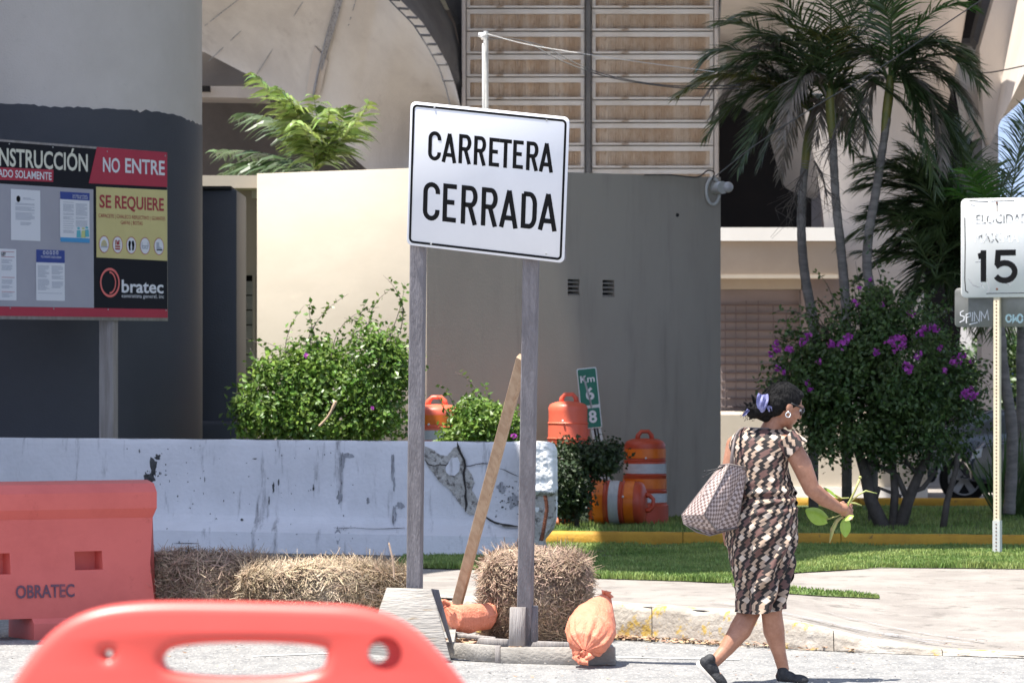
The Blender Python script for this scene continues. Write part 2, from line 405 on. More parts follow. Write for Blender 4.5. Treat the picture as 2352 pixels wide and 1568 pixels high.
def glyph(ch):
    # strokes in a unit box, x 0..1, y 0 (top)..1 (bottom); centre lines inset by half a stroke
    T = .075; l, r, t, b = .11, .89, T, 1-T
    if ch == 'C': return [[(r,.30)]+[(r,.26)]+arc(.5,.26,.39,.185,0,-180)[0:]+[(l,.5)]+arc(.5,.74,.39,.185,180,0)+[(r,.70)]]
    if ch == 'A': return [[(.06,1),(.5,.0+T*.2)], [(.94,1),(.5,.0+T*.2)], [(.2,.74),(.8,.74)]]
    if ch == 'E': return [[(r+.05,t),(l,t),(l,b),(r+.05,b)], [(l,.48),(r-.1,.48)]]
    if ch == 'T': return [[(.0,t),(1.0,t)], [(.5,t),(.5,1)]]
    if ch == 'R': return [[(l,1),(l,t),(.55,t)]+arc(.58,.29,.30,.215,-90,90)+[(l,.505)], [(.52,.5),(.90,1)]]
    if ch == 'D': return [[(l,t),(.5,t)]+arc(.5,.34,.38,.265,-90,0)+arc(.5,.66,.38,.265,0,90)+[(l,b),(l,t)]]
    if ch == '1': return [[(.62,0),(.62,1)], [(.62,.07),(.5,.17),(.2,.19)]]
    if ch == '5': return [[(.92,t),(.22,t),(.18,.46)], [(.13,.50)]+arc(.48,.66,.40,.27,-125,150,16)]
    return []
def word(panel, mb, txt, boxes, w, h0):
    for i, (ch, (x0, y0, x1, y1)) in enumerate(zip(txt, boxes)):
        for j, st in enumerate(glyph(ch)):
            panel.stroke(mb, [(x0+(x1-x0)*a, y0+(y1-y0)*b) for a, b in st], w, h0+.0004*j)
cm('verge', (.20,.18,.155), (.13,.115,.095), 2, .95, .5, 40); cm('grille', (.12,.09,.085), rough=.8); cm('concrete_shade', (.16,.13,.11), (.12,.10,.085), 1, .9)
# ------------------------------------------------------------------ ground
KERB = [(-14,28.2,.22),(-6,26.6,.22),(-2.2,25.3,.22),(-.49,24.42,.22),(.606,23.62,.22),(1.36,22.95,.21),(1.75,22.6,.15),(2.1,22.35,.08),(2.46,22.15,.035),(3.05,21.85,.02),(14,17,.02)]
GEDGE = [(-14,31),(-3,29.6),(-.68,28.8),(-.2,28.55),(.50,27.3),(1.2,26.9),(1.54,26.6),(1.72,27.1),(2.03,28.0),(2.8,28.9),(3.9,28.7),(14,28.2)]
def kerbD(x): return interp(KERB, x)
def gedge(x): return interp(GEDGE, x)[0]
K2D = lambda x: 36.5-.22*max(-2, min(x, 6))
def zg(x, D):
    kd, kh = kerbD(x)
    if D < kd: return 0.0
    ge = gedge(x)
    if D < ge:
        t = (D-kd)/(ge-kd); return kh+(.19-kh)*min(1, t*1.25)
    if D < 36.5: return .19+(.06-.19)*(D-ge)/(36.5-ge)
    return .10
mb = MB(); mb.add([(-400,-60,-.02),(400,-60,-.02),(400,900,-.02),(-400,900,-.02)], [(0,1,2,3)]); mb.build('ground', 'soil', kind='structure')
def roadf(u, v):
    x = -14+28*u; kd = kerbD(x)[0]; return (x, 2+(kd-2+.05)*v, 0)
MB().grid(roadf, 60, 2).build('road', 'asphalt', kind='structure')
def sidef(u, v):
    x = -8+16*u; kd, kh = kerbD(x); ge = gedge(x)+.1; D = kd+.02+(ge-kd)*v
    z = zg(x, D)-.002+.006*noise.noise((x*1.5, D*2, 0))
    if v < .1: z -= .006
    return (x, D, z)
MB().grid(sidef, 160, 16).build('sidewalk', 'pave', kind='structure', smooth=True)
# raised front face of the pavement, in stones with joints; chipped edge
kr = thing('roadside_kerb', 'worn concrete kerb with flaking yellow paint, dropping to a ramp beside the asphalt', 'kerb', (.6,23.6,0))
cuts = [-6,-4.2,-2.6,-1.1,-.42,.05,.86,1.355,1.9,2.5,3.3,5]
for a, b in zip(cuts[:-1], cuts[1:]):
    a2, b2 = a+.002, b-.0025
    def kf(u, v, a2=a2, b2=b2):
        x = a2+(b2-a2)*u; kd, kh = kerbD(x)
        prof = [(-.035,-.01),(-.03,.25),(-.024,.6),(-.012,.86),(.012,.975),(.05,1.0),(.16,1.0)]
        k = min(int(v*6+.001), 5); t = v*6-k
        dy = prof[k][0]*(1-t)+prof[k+1][0]*t; dz = prof[k][1]*(1-t)+prof[k+1][1]*t
        n = noise.noise((x*7, v*5, a2))*.012+noise.noise((x*25, v*13, 1))*.006
        chip = max(0, noise.noise((x*4.0, 3, a2*.1))-.12)*.22*(1 if .4 < v < .9 else .2)
        return (x, kd+dy+n+chip*.3, max(-.01, kh*dz+.004+n*.4-chip*(.4 if v > .5 else 0)))
    mb = MB(); mb.grid(kf, max(6, int((b2-a2)*28)), 18); mb.build('kerb_stone', 'kerb_worn', kr, smooth=True)
def turff(u, v):
    x = -.95+11*u; ge = gedge(x); return (x, ge+(K2D(x)+.1-ge)*v, zg(x, ge+(36.4-ge)*v+.001)+.005+.012*noise.noise((x*2, v*9, 4)))
MB().grid(turff, 60, 20).build('lawn', 'turf', kind='structure', smooth=True)
def vergef(u, v):
    x = -9+8.06*u; ge = gedge(x); return (x, ge+(K2D(x)+.1-ge)*v, zg(x, ge+(36.4-ge)*v+.001)+.004)
MB().grid(vergef, 30, 8).build('barrier_verge', 'verge', kind='structure', smooth=True)
def tongue(u, v):
    x = 1.5+.95*u+.02; w = math.sin(math.pi*min(1, u*1.1+.1)*.9)
    D = 25.45+(.5*u)*.2+v*.9*max(.1, (1-u)**.6)
    return (x, D, zg(x, D)+.006)
MB().grid(tongue, 12, 3).build('lawn_strip', 'turf', kind='structure')
def bedf(u, v):
    x = -9+22*u; d = K2D(x)+.1; return (x, d+(48.2-d)*v, .10+.01*noise.noise((x*2, v*9, 4)))
MB().grid(bedf, 40, 12).build('planting_bed', 'turf', kind='structure', smooth=True)
mb = MB(); mb.add([(-20,48,.05),(30,48,.05),(30,75,.05),(-20,75,.05)], [(0,1,2,3)]); mb.build('driveway', 'pave', kind='structure')
def kerb_run(name, label, fn, x0, x1, h, zb, cuts, m='kerb_yellow'):
    t = thing(name, label, 'kerb', (x0, fn(x0), zb))
    for k in range(cuts):
        a = x0+(x1-x0)*k/cuts+.004; b = x0+(x1-x0)*(k+1)/cuts-.004
        def f(u, v):
            x = a+(b-a)*u
            pr = [(0,0),(0,.55),(.012,.85),(.035,1),(.15,1),(.15,0)]
            kk = min(int(v*5+.001), 4); tt = v*5-kk
            n = .005*noise.noise((x*9, v*6, 2))
            return (x, fn(x)+pr[kk][0]*(1-tt)+pr[kk+1][0]*tt+n, zb+h*(pr[kk][1]*(1-tt)+pr[kk+1][1]*tt)+n)
        MB().grid(f, 14, 15).build('kerb_section', m, t, smooth=True)
kerb_run('yellow_kerb', 'faded yellow kerb running behind the lawn, in front of the flower bed', lambda x: K2D(x)-.08, .15, 7.5, .155, .03, 5)
kerb_run('yellow_kerb', 'bright yellow kerb farther back, between the tree bed and the parked cars', lambda x: 47.6-.1*x, 2.2, 8.5, .13, .06, 3)
# road marking
mb = MB(); mb.add([(.55,21.95,.004),(1.3,21.72,.004),(1.3,21.78,.004),(.55,22.02,.004)], [(0,1,2,3)]); o = mb.build('road_line', 'white_line', kind='structure')
mb = MB(); mb.add([(-1.5,22.0,.004),(-.55,22.55,.004),(-.55,22.62,.004),(-1.5,22.07,.004)], [(0,1,2,3)]); mb.build('road_line', 'white_line', kind='structure')
# tyre scrapes in the concrete ramp
mb = MB()
for k, (x0, d0, x1, d1) in enumerate([(1.30,23.75,2.62,22.35),(1.42,23.75,2.72,22.45),(1.24,23.8,2.45,22.6),(2.0,24.0,2.8,22.6)]):
    n = 22; L = []; R = []
    for i in range(n+1):
        t = i/n; x = x0+(x1-x0)*t; d = d0+(d1-d0)*(t**.8); w = .010+.006*math.sin(i*1.7+k)
        L.append((x, d-w, zg(x, d-w)+.010)); R.append((x, d+w, zg(x, d+w)+.010))
    mb.add(L+R, [(i,i+1,n+2+i,n+1+i) for i in range(n)])
mb.build('tyre_scrape', 'stain_soft', kind='structure')

# ------------------------------------------------------------------ grass blades
def blades(name, n, region, h0, h1, seed, m='grass'):
    r = np.random.default_rng(seed); vs = []; fs = []
    c = 0
    while c < n:
        x, D = region(r)
        if x is None: continue
        z = zg(x, D)+.004; a = r.uniform(0, 6.28); h = r.uniform(h0, h1)*(1+.7*noise.noise((x*3, D*2, 5))); w = .0045+.004*r.random(); ln = r.uniform(0, .7)*h
        ca, sa = math.cos(a), math.sin(a); b = r.uniform(0, 6.28); lx, ly = math.cos(b)*ln, math.sin(b)*ln
        i = len(vs)
        vs += [(x-ca*w, D-sa*w, z), (x+ca*w, D+sa*w, z), (x+ca*w*.6+lx*.4, D+sa*w*.6+ly*.4, z+h*.6), (x-ca*w*.6+lx*.4, D-sa*w*.6+ly*.4, z+h*.6), (x+lx, D+ly, z+h)]
        fs += [(i,i+1,i+2,i+3), (i+3,i+2,i+4)]; c += 1
    q = MB(); q.v = vs; q.f = fs; q.mi = [0]*len(fs)
    o = q.build(name, m, kind='stuff'); return o
def reg_lawn(r):
    D = r.uniform(26.5, 36.3); x = r.uniform(-.9, 1176/F*D+.2)
    ge = gedge(x)-.03*r.random()
    if D < ge or r.random() > (28.5/D)**1.2 * (1.0 if D < 33 or x > 1.5 else .75): return None, None
    if noise.noise((x*1.9, D*1.2, 9)) < -.22 and r.random() < .75: return None, None
    return x, D
go = tag(blades('lawn_grass', 90000, reg_lawn, .014, .036, 3), 'short mown green grass between the pavement and the yellow kerb', 'grass')
def reg_edge(r):
    x = r.uniform(-.85, 4.2); return x, gedge(x)+abs(r.normal(0, .09))-.02
tag(blades('edge_grass', 7000, reg_edge, .015, .055, 4), 'longer grass fringe where the lawn meets the pavement', 'grass')
def reg_tongue(r):
    u = r.random(); x = 1.52+.95*u; return x, 25.45+.1*u+r.random()*.9*max(.1, (1-u)**.6)
tag(blades('joint_grass', 1700, reg_tongue, .008, .028, 5), 'thin tongue of grass growing between two pavement slabs', 'grass')
def reg_bed(r):
    D = r.uniform(36.6, 46); return r.uniform(.4, 1176/F*D), D
tag(blades('bed_grass', 22000, reg_bed, .02, .06, 6), 'sparse grass in the flower bed behind the yellow kerb', 'grass')

# ------------------------------------------------------------------ unseen overpass decks, added overhead and shaped to cast the shade
def deck(name, label, poly, h=9.4, th=.6):
    s = TOSUN/TOSUN.z*h  # outline is the wanted ground shade, shifted back toward the sun
    t = thing(name, label, 'overpass', (poly[0][0]+s.x, poly[0][1]+s.y, h))
    mb = MB(); mb.prism([(x+s.x, y+s.y, h) for x, y in poly], (0,0,th)); mb.build('shade_slab', 'concrete', t, fix=True); return t
dk = deck('shade_ramp', 'unseen concrete overpass ramp above the round grey pillar, outline shaped for its shade', [(-34,20),(-2.4,23.1),(-1.95,23.97),(-1.5,23.97),(-1.5,24.7),(-.75,27.9),(.20,30.3),(.20,32.4),(-2.1,33.6),(-2.35,36),(-1.5,37.9),(-1.5,38.8),(-34,38.8)])
deck('shade_deck', 'unseen concrete overpass deck above the palms, outline shaped for its shade', [(.45,29.35),(.85,28.2),(1.24,27.75),(1.65,28.3),(2.3,30.6),(2.8,32.3),(3.3,33.4),(5.5,34.6),(30,34.6),(30,53.5),(5.0,53.5),(4.9,47.5),(4.2,47.5),(2.45,44.6),(2.3,43.2),(1.15,42.1),(.97,41.2),(.85,36)], h=10.5)  # slab outline follows the shade wanted on lawn, drums and cars
t = thing('shade_deck', 'unseen main overpass deck added high over the arch piers for its shade', 'overpass', (0,66,9.6)); MB().box((-16,56.3,9.6),(13,84,10.4)).build('shade_slab', 'concrete', t)  # added slab, keeps the sun off the piers and walls behind

# ------------------------------------------------------------------ big round pillar with navy painted base
pt = thing('bridge_pillar', 'big round grey concrete pillar painted dark navy up to a wavy line', 'pillar', (-4.86,37.5,0))
PR = 1.8
def paint_top(th):
    x = -4.86+PR*math.cos(th); y = 37.5+PR*math.sin(th)
    zz = 4.195
    px = CX+x/y*F
    return zz+.02*noise.noise((th*14, 1, 0))+.022*noise.noise((th*50, 2, 0))+.012*noise.noise((th*160, 2, 0))+(.02 if px < 80 else 0)-.06*smooth(380, 463, px)
mb = MB(); n = 300
lo = []; hi = []; to = []
for k in range(n):
    th = 2*math.pi*k/n; x = -4.86+PR*math.cos(th); y = 37.5+PR*math.sin(th)
    lo.append((x,y,-.1)); hi.append((x,y,paint_top(th))); to.append((x,y,9.4))
mb.add(hi+to, [(k,(k+1)%n,n+(k+1)%n,n+k) for k in range(n)]); mb.build('concrete_shaft', 'pillar_grey', pt, smooth=True)
mb = MB(); sc = (PR+.004)/PR
mb.add([(-4.86+(x+4.86)*sc, 37.5+(y-37.5)*sc, z) for x,y,z in lo+hi], [(k,(k+1)%n,n+(k+1)%n,n+k) for k in range(n)]); mb.build('painted_base', 'navy', pt, smooth=True)
# navy pilaster beside the pillar
t = thing('navy_pier', 'dark navy square pier with a cap and a base block, right of the round pillar', 'pier', (X(500,39.5),39.5,0))
D = 39.6
bevel(MB().box((X(440,D),D,0), (X(544,D),D+1.4,Z(436,D))).build('shaft', 'navy', t), .02)
bevel(MB().box((X(436,D),D-.06,Z(436,D)+.002), (X(532,D),D+1.4,Z(428,D))).build('cap', 'dark', t), .006)
bevel(MB().box((X(440,D),D-.13,0), (X(552,D),D+1.5,Z(966,D))).build('base_block', 'navy', t), .05, 3)

# ------------------------------------------------------------------ utility building (cream left wall, grey shaded wall)
bt = thing('utility_building', 'low cream and grey concrete block building with its corner behind the road closed sign', 'building', (-.917,40.9,0))
ZT = Z(385, 40.9)
C0 = Vector((-.917,40.9,0)); R0 = Vector((2.346,42.78,0)); L0 = Vector((X(590,41.75),41.75,0))
# grey wall as a slab whose face is split round two vent openings
e = (R0-C0); elen = e.length; e.normalize(); nrm = Vector((e.y,-e.x,0))
def wp(s, z, off=0): return C0+e*s+nrm*off+Vector((0,0,z))
def spx(px):      # distance along the wall at which it is seen in column px
    k = (px-CX)/F; return (k*C0.y-C0.x)/(e.x-k*e.y)
vents = []
for (xa, xb, ya, yb) in ((1304,1331,641,679),(1384,1411,643,682)):
    sa, sb = spx(xa), spx(xb); Dm = (C0+e*sa).y; vents.append((sa, sb, Z(yb, Dm), Z(ya, Dm)))
mb = MB()
def wall_piece(s0, s1, z0, z1):
    mb.prism([wp(s0,z0), wp(s1,z0), wp(s1,z1), wp(s0,z1)], -nrm*.22)
v1, v2 = vents
wall_piece(0, v1[0], 0, ZT); wall_piece(v1[1], v2[0], 0, ZT); wall_piece(v2[1], elen, 0, ZT)
for v in vents: wall_piece(v[0], v[1], 0, v[2]); wall_piece(v[0], v[1], v[3], ZT)
mb.build('grey_wall', 'greywall', bt)
for v in vents:
    vt = MB().prism([wp(v[0],v[2],-.14), wp(v[1],v[2],-.14), wp(v[1],v[3],-.14), wp(v[0],v[3],-.14)], -nrm*.02).build('air_vent', 'dark', bt)
    hh = (v[3]-v[2])
    for k in range(4):
        z0 = v[2]+hh*(k/4+.0); q = MB()
        q.prism([wp(v[0],z0+hh*.01,-.005), wp(v[1],z0+hh*.01,-.005), wp(v[1],z0+hh*.15,-.06), wp(v[0],z0+hh*.15,-.06)], -nrm*.02)
        q.build('vent_louvre', 'greywall', vt)
h = MB(); s_ = spx(1556); zz = Z(494, (C0+e*s_).y); h.tube([wp(s_,zz,-.01), wp(s_,zz,.003)], .022, 12); h.build('pipe_stub', 'dark', bt)
# cream wall
d2 = (L0-C0); n2 = Vector((-d2.y, d2.x, 0)).normalized(); n2 = n2 if n2.y < 0 else -n2
bevel(MB().prism([C0, L0, L0+Vector((0,0,Z(399,41.75))), C0+Vector((0,0,ZT))], -n2*.22).build('cream_wall', 'cream', bt), .004, 1)
# roof and other walls
MB().prism([C0-nrm*.23-n2*.1+Vector((0,0,ZT-.25)), R0-nrm*.23+Vector((-.1,0,ZT-.25)), Vector((2.0,47,ZT-.25)), Vector((-5,47,ZT-.25)), L0-n2*.23+Vector((.05,0,ZT-.25))], (0,0,.12)).build('roof', 'concrete', bt)
MB().box((2.05,42.85,0),(2.34,47,ZT)).build('side_wall', 'greywall', bt)
# recessed left wing: lintel band, recessed wall, glass block window
Dl = 42.0
MB().box((-6.5,Dl,Z(432,Dl)), (L0.x-.002,Dl+1,Z(403,Dl))).build('lintel', 'cream', bt)
Dr = 42.5
wx0, wx1, wz0, wz1 = X(556,Dr), X(588,Dr), Z(1000,Dr), Z(632,Dr)
q = MB(); q.box((-6.5,Dr,0),(wx0,Dr+.2,Z(432,Dl)-.002)); q.box((wx1,Dr,0),(L0.x+.15,Dr+.2,Z(432,Dl)-.002)); q.box((wx0,Dr,wz1),(wx1,Dr+.2,Z(432,Dl)-.002)); q.build('recessed_wall', 'beigewall', bt)
wn_ = MB().box((wx0,Dr+.13,wz0),(wx1,Dr+.15,wz1)).build('window', 'dark', bt)
for k in range(9):
    za = wz1-.05-(k+1)*.165
    for j in range(1):
        o = MB().box((wx0+.005,Dr+.03,za),(wx1-.045,Dr+.12,za+.15)).build('glass_block', 'glassblock', wn_)
MB().box((wx1-.04,Dr-.01,wz0),(wx1-.003,Dr+.12,wz1)).build('window_frame', 'beigewall', wn_)
# electricity meter on the corner of the building
sm = spx(1634); Dm = (C0+e*sm).y
mt = thing('wall_light', 'grey round wall light with a bulb on the top right corner of the grey wall', 'light', wp(sm, Z(440,Dm), .03))
q = MB(); 
ring_pts = [wp(sm+.07*math.cos(a)*1.25, Z(440,Dm)+.15*math.sin(a), .03) for a in np.linspace(0, 2*math.pi, 20)]
q.tube(ring_pts, .018, 8); q.build('bracket', 'galv', mt, smooth=True)
q = MB(); q.tube([wp(sm+.05,Z(432,Dm),.0), wp(sm+.05,Z(432,Dm),.16)], [.07,.07], 14); q.build('housing', 'galv', mt, smooth='auto')
MB().ball(wp(sm+.11,Z(431,Dm),.17), .06).build('bulb', 'lamp_glass', mt, smooth=True)
# service mast on the building roof
tm = thing('service_mast', 'thin white metal mast with a cable bracket, rising behind the building', 'mast', (X(1115,43.5),43.5,ZT-.2))
MB().tube([P(1117,420,43.5), P(1116,72,43.5)], .028, 10).build('pole', 'galv', tm, smooth='auto')
MB().tube([P(1111,420,43.4), P(1110,100,43.4)], .013, 8).build('conduit', 'galv', tm, smooth=True)
MB().tube([P(1112,90,43.4), P(1109,80,43.4), P(1104,80,43.4), P(1102,86,43.4)], [.03,.038,.034,.02], 10).build('weatherhead', 'white_paint', tm, smooth=True)
def wire(name, label, pts, r=.006, m='wire'):
    q = MB(); q.tube(pts, r, 6); o = q.build(name, m); tag(o, label, 'cable'); return o
def curve_pts(pp, D0, D1, n=8):
    pp = [np.array(p, float) for p in pp]; out = []
    m = len(pp)-1
    for i in range(m):
        p0 = pp[max(0,i-1)]; p1 = pp[i]; p2 = pp[i+1]; p3 = pp[min(m,i+2)]
        for k in range(n):
            t = k/n; q = .5*((2*p1)+(-p0+p2)*t+(2*p0-5*p1+4*p2-p3)*t*t+(-p0+3*p1-3*p2+p3)*t**3)
            out.append((q, (i+t)/m))
    out.append((pp[-1], 1))
    return [P(q[0], q[1], D0+(D1-D0)*t) for q, t in out]
wire('power_cable', 'upper thin cable sagging from the white mast to the right', curve_pts([(1118,78),(1200,100),(1290,116),(1450,140),(1640,165)], 43.5, 41), .004, 'galv')
wire('power_cable', 'double black cable drooping from the mast toward the palms', curve_pts([(1118,90),(1200,94),(1290,140),(1400,178),(1560,202),(1700,204)], 43.5, 41), .007)
wire('power_cable', 'lower black cable drooping from the mast toward the palms', curve_pts([(1200,95),(1250,108),(1350,158),(1450,185),(1560,198),(1700,196)], 43.5, 41), .006)
wire('power_cable', 'grey cable running from the wall light up through the palms', curve_pts([(1635,412),(1660,392),(1740,330),(1880,240),(2000,170),(2150,70),(2300,-30)], 42.6, 38), .007, 'concrete_dark')
wire('power_cable', 'black cable loop along the top edge of the grey wall', curve_pts([(1480,402),(1540,402),(1600,407),(1625,392),(1640,396),(1636,412)], 42.2, 42.55), .008)
wire('power_cable', 'thin cable crossing the concrete soffit at the right', curve_pts([(2230,168),(2280,166),(2360,150)], 50, 50), .008)

# ------------------------------------------------------------------ retaining wall of ribbed panels
D = 60.0
rw = thing('retaining_wall', 'tall retaining wall of rust stained ribbed concrete panels under the overpass', 'wall', (X(1350,D),D,0))
MB().box((X(1060,D),D+.10,0),(X(1652,D),D+1.2,9.5)).build('backing', 'concrete', rw)
rows = [(32+52.4*k-12, 32+52.4*k+39.5) for k in range(-3, 8)]
first = {}
for col, (x0, x1) in enumerate(((1072,1342),(1360,1638))):
    for (y0, y1) in rows:
        w = (x1-x0)/F*D; h = (y1-y0)/F*D
        y0s = y0
        hh = (y1-y0s)/F*D
        key = (col, round(hh, 2))
        q = MB(); fr = .055; w_, h_ = w, hh
        # frame from four bars with the ribbed face recessed inside
        q.box((0,-.06,0),(w_,.1,.032)); q.box((0,-.02,h_-.088),(w_,.1,h_-.012)); q.box((0,-.035,.032),(fr,.1,h_-.088)); q.box((w_-fr,-.035,.032),(w_,.1,h_-.088))
        if key in first: o = first[key][0].copy(); COL.objects.link(o)
        else: o = q.build('panel', 'panel_frame', None); 
        o.parent = rw
        o.location = Vector((X(x0,D), D, Z(y1,D)))-rw.location
        if key in first: c = first[key][1].copy(); COL.objects.link(c)
        else:
            r_ = MB(); r_.box((fr,.03,.032),(w_-fr,.08,h_-.088)); nr = 46
            for k in range(nr):
                xa = fr+.02+(w_-2*fr-.04)*k/nr; jit = random.random()
                if jit < .12: continue
                r_.box((xa,.03-.035*(.5+.5*random.random()),.04+.02*random.random()),(xa+(w_-2*fr)/nr*.55,.031,h_-.094-.02*random.random()))
            c = r_.build('ribbed_face', 'panel_rib', None)
            first[key] = (o, c)
        c.parent = o
MB().box((X(1346,D),D-.10,0),(X(1356,D),D+.1,9.5)).build('centre_joint', 'concrete_dark', rw)
MB().box((X(1062,D),D-.14,0),(X(1070,D),D+.1,9.5)).build('edge_strip', 'concrete_light', rw)
MB().box((X(1640,D),D-.14,0),(X(1648,D),D+.6,9.5)).build('edge_strip', 'concrete_light', rw)

# ------------------------------------------------------------------ flared overpass haunch (left)
hp = thing('overpass_haunch', 'curved flaring concrete underside of the overpass, behind the cream wall', 'overpass', (X(800,61),61,0))
Bc = [(0,300,60),(.14,465,118),(.30,600,188),(.45,700,262),(.6,790,342),(.72,845,392),(.84,925,398),(.93,1000,350),(1,1058,248)]
Tc = [(0,300,-90),(.30,600,-90),(.5,790,-90),(.62,878,-60),(.70,919,0),(.78,970,51),(.86,1003,102),(.93,1031,153),(.97,1048,204),(1,1056,240)]
def haunch(u, v):
    bx, by = interp(Bc, u); tx, ty = interp(Tc, u)
    cv = math.sin(v*math.pi/2)
    x = bx+(tx-bx)*v; y = by+(ty-by)*v
    d = 61.5-4.5*v**1.3-1.2*math.sin(u*math.pi*.9)*(1-v)+1.6*math.sin(math.pi*v)*smooth(.5, 1, u)
    return P(x, y, d)
MB().grid(haunch, 90, 40).build('flared_underside', 'concrete', hp, smooth=True)
mb = MB()   # rim face, its shadow put into dark concrete, between the curved edge and the retaining wall
inn = [(905,-30),(919,0),(970,51),(1003,102),(1031,153),(1048,204),(1057,240),(1060,262)]
out = [(985,-30),(1003,-2),(1035,56),(1050,110),(1058,160),(1063,205),(1065,240),(1066,262)]
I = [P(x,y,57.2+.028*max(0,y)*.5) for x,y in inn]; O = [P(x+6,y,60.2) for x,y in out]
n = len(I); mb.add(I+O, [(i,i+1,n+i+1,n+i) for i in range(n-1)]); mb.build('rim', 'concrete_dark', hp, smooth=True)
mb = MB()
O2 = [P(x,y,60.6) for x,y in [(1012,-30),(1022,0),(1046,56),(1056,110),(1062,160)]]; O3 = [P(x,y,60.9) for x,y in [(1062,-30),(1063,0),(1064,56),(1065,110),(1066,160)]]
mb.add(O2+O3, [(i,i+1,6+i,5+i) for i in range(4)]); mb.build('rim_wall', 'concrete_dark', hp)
# short formwork ticks along the rim
for k in range(9):
    u = .70+.27*k/8.5; tx, ty = interp(Tc, u)
    q = MB(); q.tube([P(tx-24,ty-1+k*.3,56.9), P(tx-1,ty+1,57.0)], .02, 5); q.build('joint_line', 'concrete_dark', hp)
q = MB(); q.tube([P(interp(Tc,u)[0]-22, interp(Tc,u)[1]+4, 56.9) for u in np.linspace(.66,1,20)], .012, 5); q.build('joint_line', 'concrete_dark', hp)
# board-mark lines and rough repair patches on the underside
def on_h(px, py):
    best = None
    for i in range(60):
        for j in range(24):
            u, v = i/59, j/23
            bx, by = interp(Bc, u); tx, ty = interp(Tc, u); x = bx+(tx-bx)*v; y = by+(ty-by)*v
            dd = (x-px)**2+(y-py)**2
            if best is None or dd < best[0]: best = (dd, u, v)
    return haunch(best[1], best[2]).y
def decal(name, pts, m, parent, off=.05):
    q = MB(); D_ = [on_h(*p)-off for p in pts]; n = len(pts); dm = min(D_)
    q.prism([P(p[0],p[1],d) for p, d in zip(pts, D_)], (0,.02,0)); return q.build(name, m, parent)
decal('repair_patch', [(722,105),(752,140),(735,215),(700,240),(712,160)], 'concrete_light', hp, .08)
decal('stain_streak', [(775,-10),(790,-10),(752,120),(728,205),(715,245),(722,190),(745,95)], 'stain_soft', hp, .12)
for a, b in (((640,-10),(480,140)),((705,-10),(590,170)),((820,-10),(800,60)),((560,-10),(470,60))):
    q = MB(); n = 8; pts = []
    for k in range(n+1):
        px = a[0]+(b[0]-a[0])*k/n; py = a[1]+(b[1]-a[1])*k/n; pts.append(P(px, py, on_h(px, max(py,0))-.01))
    q.tube(pts, .006, 5); q.build('formwork_line', 'stain_soft', hp)
# soffit behind the haunch and the shaded wall below it
MB().prism([P(430,100,62.5),P(470,114,62.5),P(604,188,63.5),P(606,196,63.5),P(430,196,63.0)], (0,.5,0)).build('soffit', 'concrete_light', hp)
MB().prism([P(400,197,61.8),P(604,199,61.8),P(612,226,61.8),P(400,222,61.8)], (0,1.2,0)).build('edge_beam', 'concrete_light', hp)
t = thing('abutment_wall', 'shaded concrete wall beneath the overpass soffit, behind the small palm', 'wall', (X(600,65),65,0))
MB().box((X(100,65),65,0),(X(1070,65),65.5,8)).build('wall_face', 'concrete_shade', t)  # concrete wall, shade under the soffit put into its dark colour
q = MB().box((X(455,61.7),61.5,Z(212,61.7)),(X(484,61.7),61.7,Z(200,61.7))).build('bracket_light', 'dark'); tag(q, 'small dark bracket under the concrete edge beam by the pillar', 'bracket')

# ------------------------------------------------------------------ right part of the overpass
ho = thing('overpass_arch', 'pale concrete overpass underside and arch piers behind the palms', 'overpass', (X(1950,60),60,0))
def quad(name, pts, m, th=.3):
    q = MB(); q.prism([P(*p) for p in pts], (0,th,0)); return q.build(name, m, ho, fix=True)
quad('tunnel_back', [(1640,-100,72),(2300,-100,72),(2235,330,72),(2200,860,72),(1640,860,72)], 'tunnel')  # near-black sheet, darkness of the opening put into its colour
# soffit planes (sloping away)
mb = MB(); mb.add([P(1660,-120,55),P(2250,-120,55),P(2180,92,62),P(2060,110,66),P(1700,235,68),P(1650,225,64)], [(0,1,2,3,4,5)]); mb.build('soffit', 'concrete_light', ho)
mb = MB(); mb.prism([P(2040,88,58),P(2240,88,58),P(2252,100,58),P(2040,99,58)], (0,.8,0)); mb.build('edge_beam', 'concrete_dark', ho)
mb = MB(); mb.prism([P(2040,100,58.5),P(2240,102,58.5),P(2262,150,58.5),P(2268,330,58.5),P(2225,300,58.5),P(2200,150,58.5),P(2040,130,58.5)], (0,.8,0)); mb.build('haunch_face', 'concrete', ho, fix=True)
mb = MB(); mb.prism([P(2272,-60,57.5),P(2298,-60,57.5),P(2248,108,57.5),P(2236,88,57.5)], (0,.6,0)); mb.build('rib_edge', 'concrete_dark', ho, fix=True)
mb = MB(); mb.prism([P(2300,-60,57),P(2345,-60,57),P(2275,332,57),P(2262,300,57),P(2250,112,57)], (0,.6,0)); mb.build('rib_face', 'concrete_light', ho, fix=True)
mb = MB(); mb.add([P(2345,-60,57),P(2500,-60,50),P(2500,90,50),P(2362,150,52),P(2300,275,56),P(2275,332,57)], [(0,1,2,3,4,5)]); mb.build('outer_soffit', 'concrete_light', ho)
# lit column strip, brightness put into its white colour, at the left edge, by the ribbed panels
mb = MB(); mb.prism([P(1664,-60,61),P(1672,-60,61),P(1668,150,61),P(1662,205,61),P(1651,228,61),P(1649,228,61),P(1652,60,61)], (0,.6,0)); mb.build('lit_fin', 'whitewall', ho, fix=True)
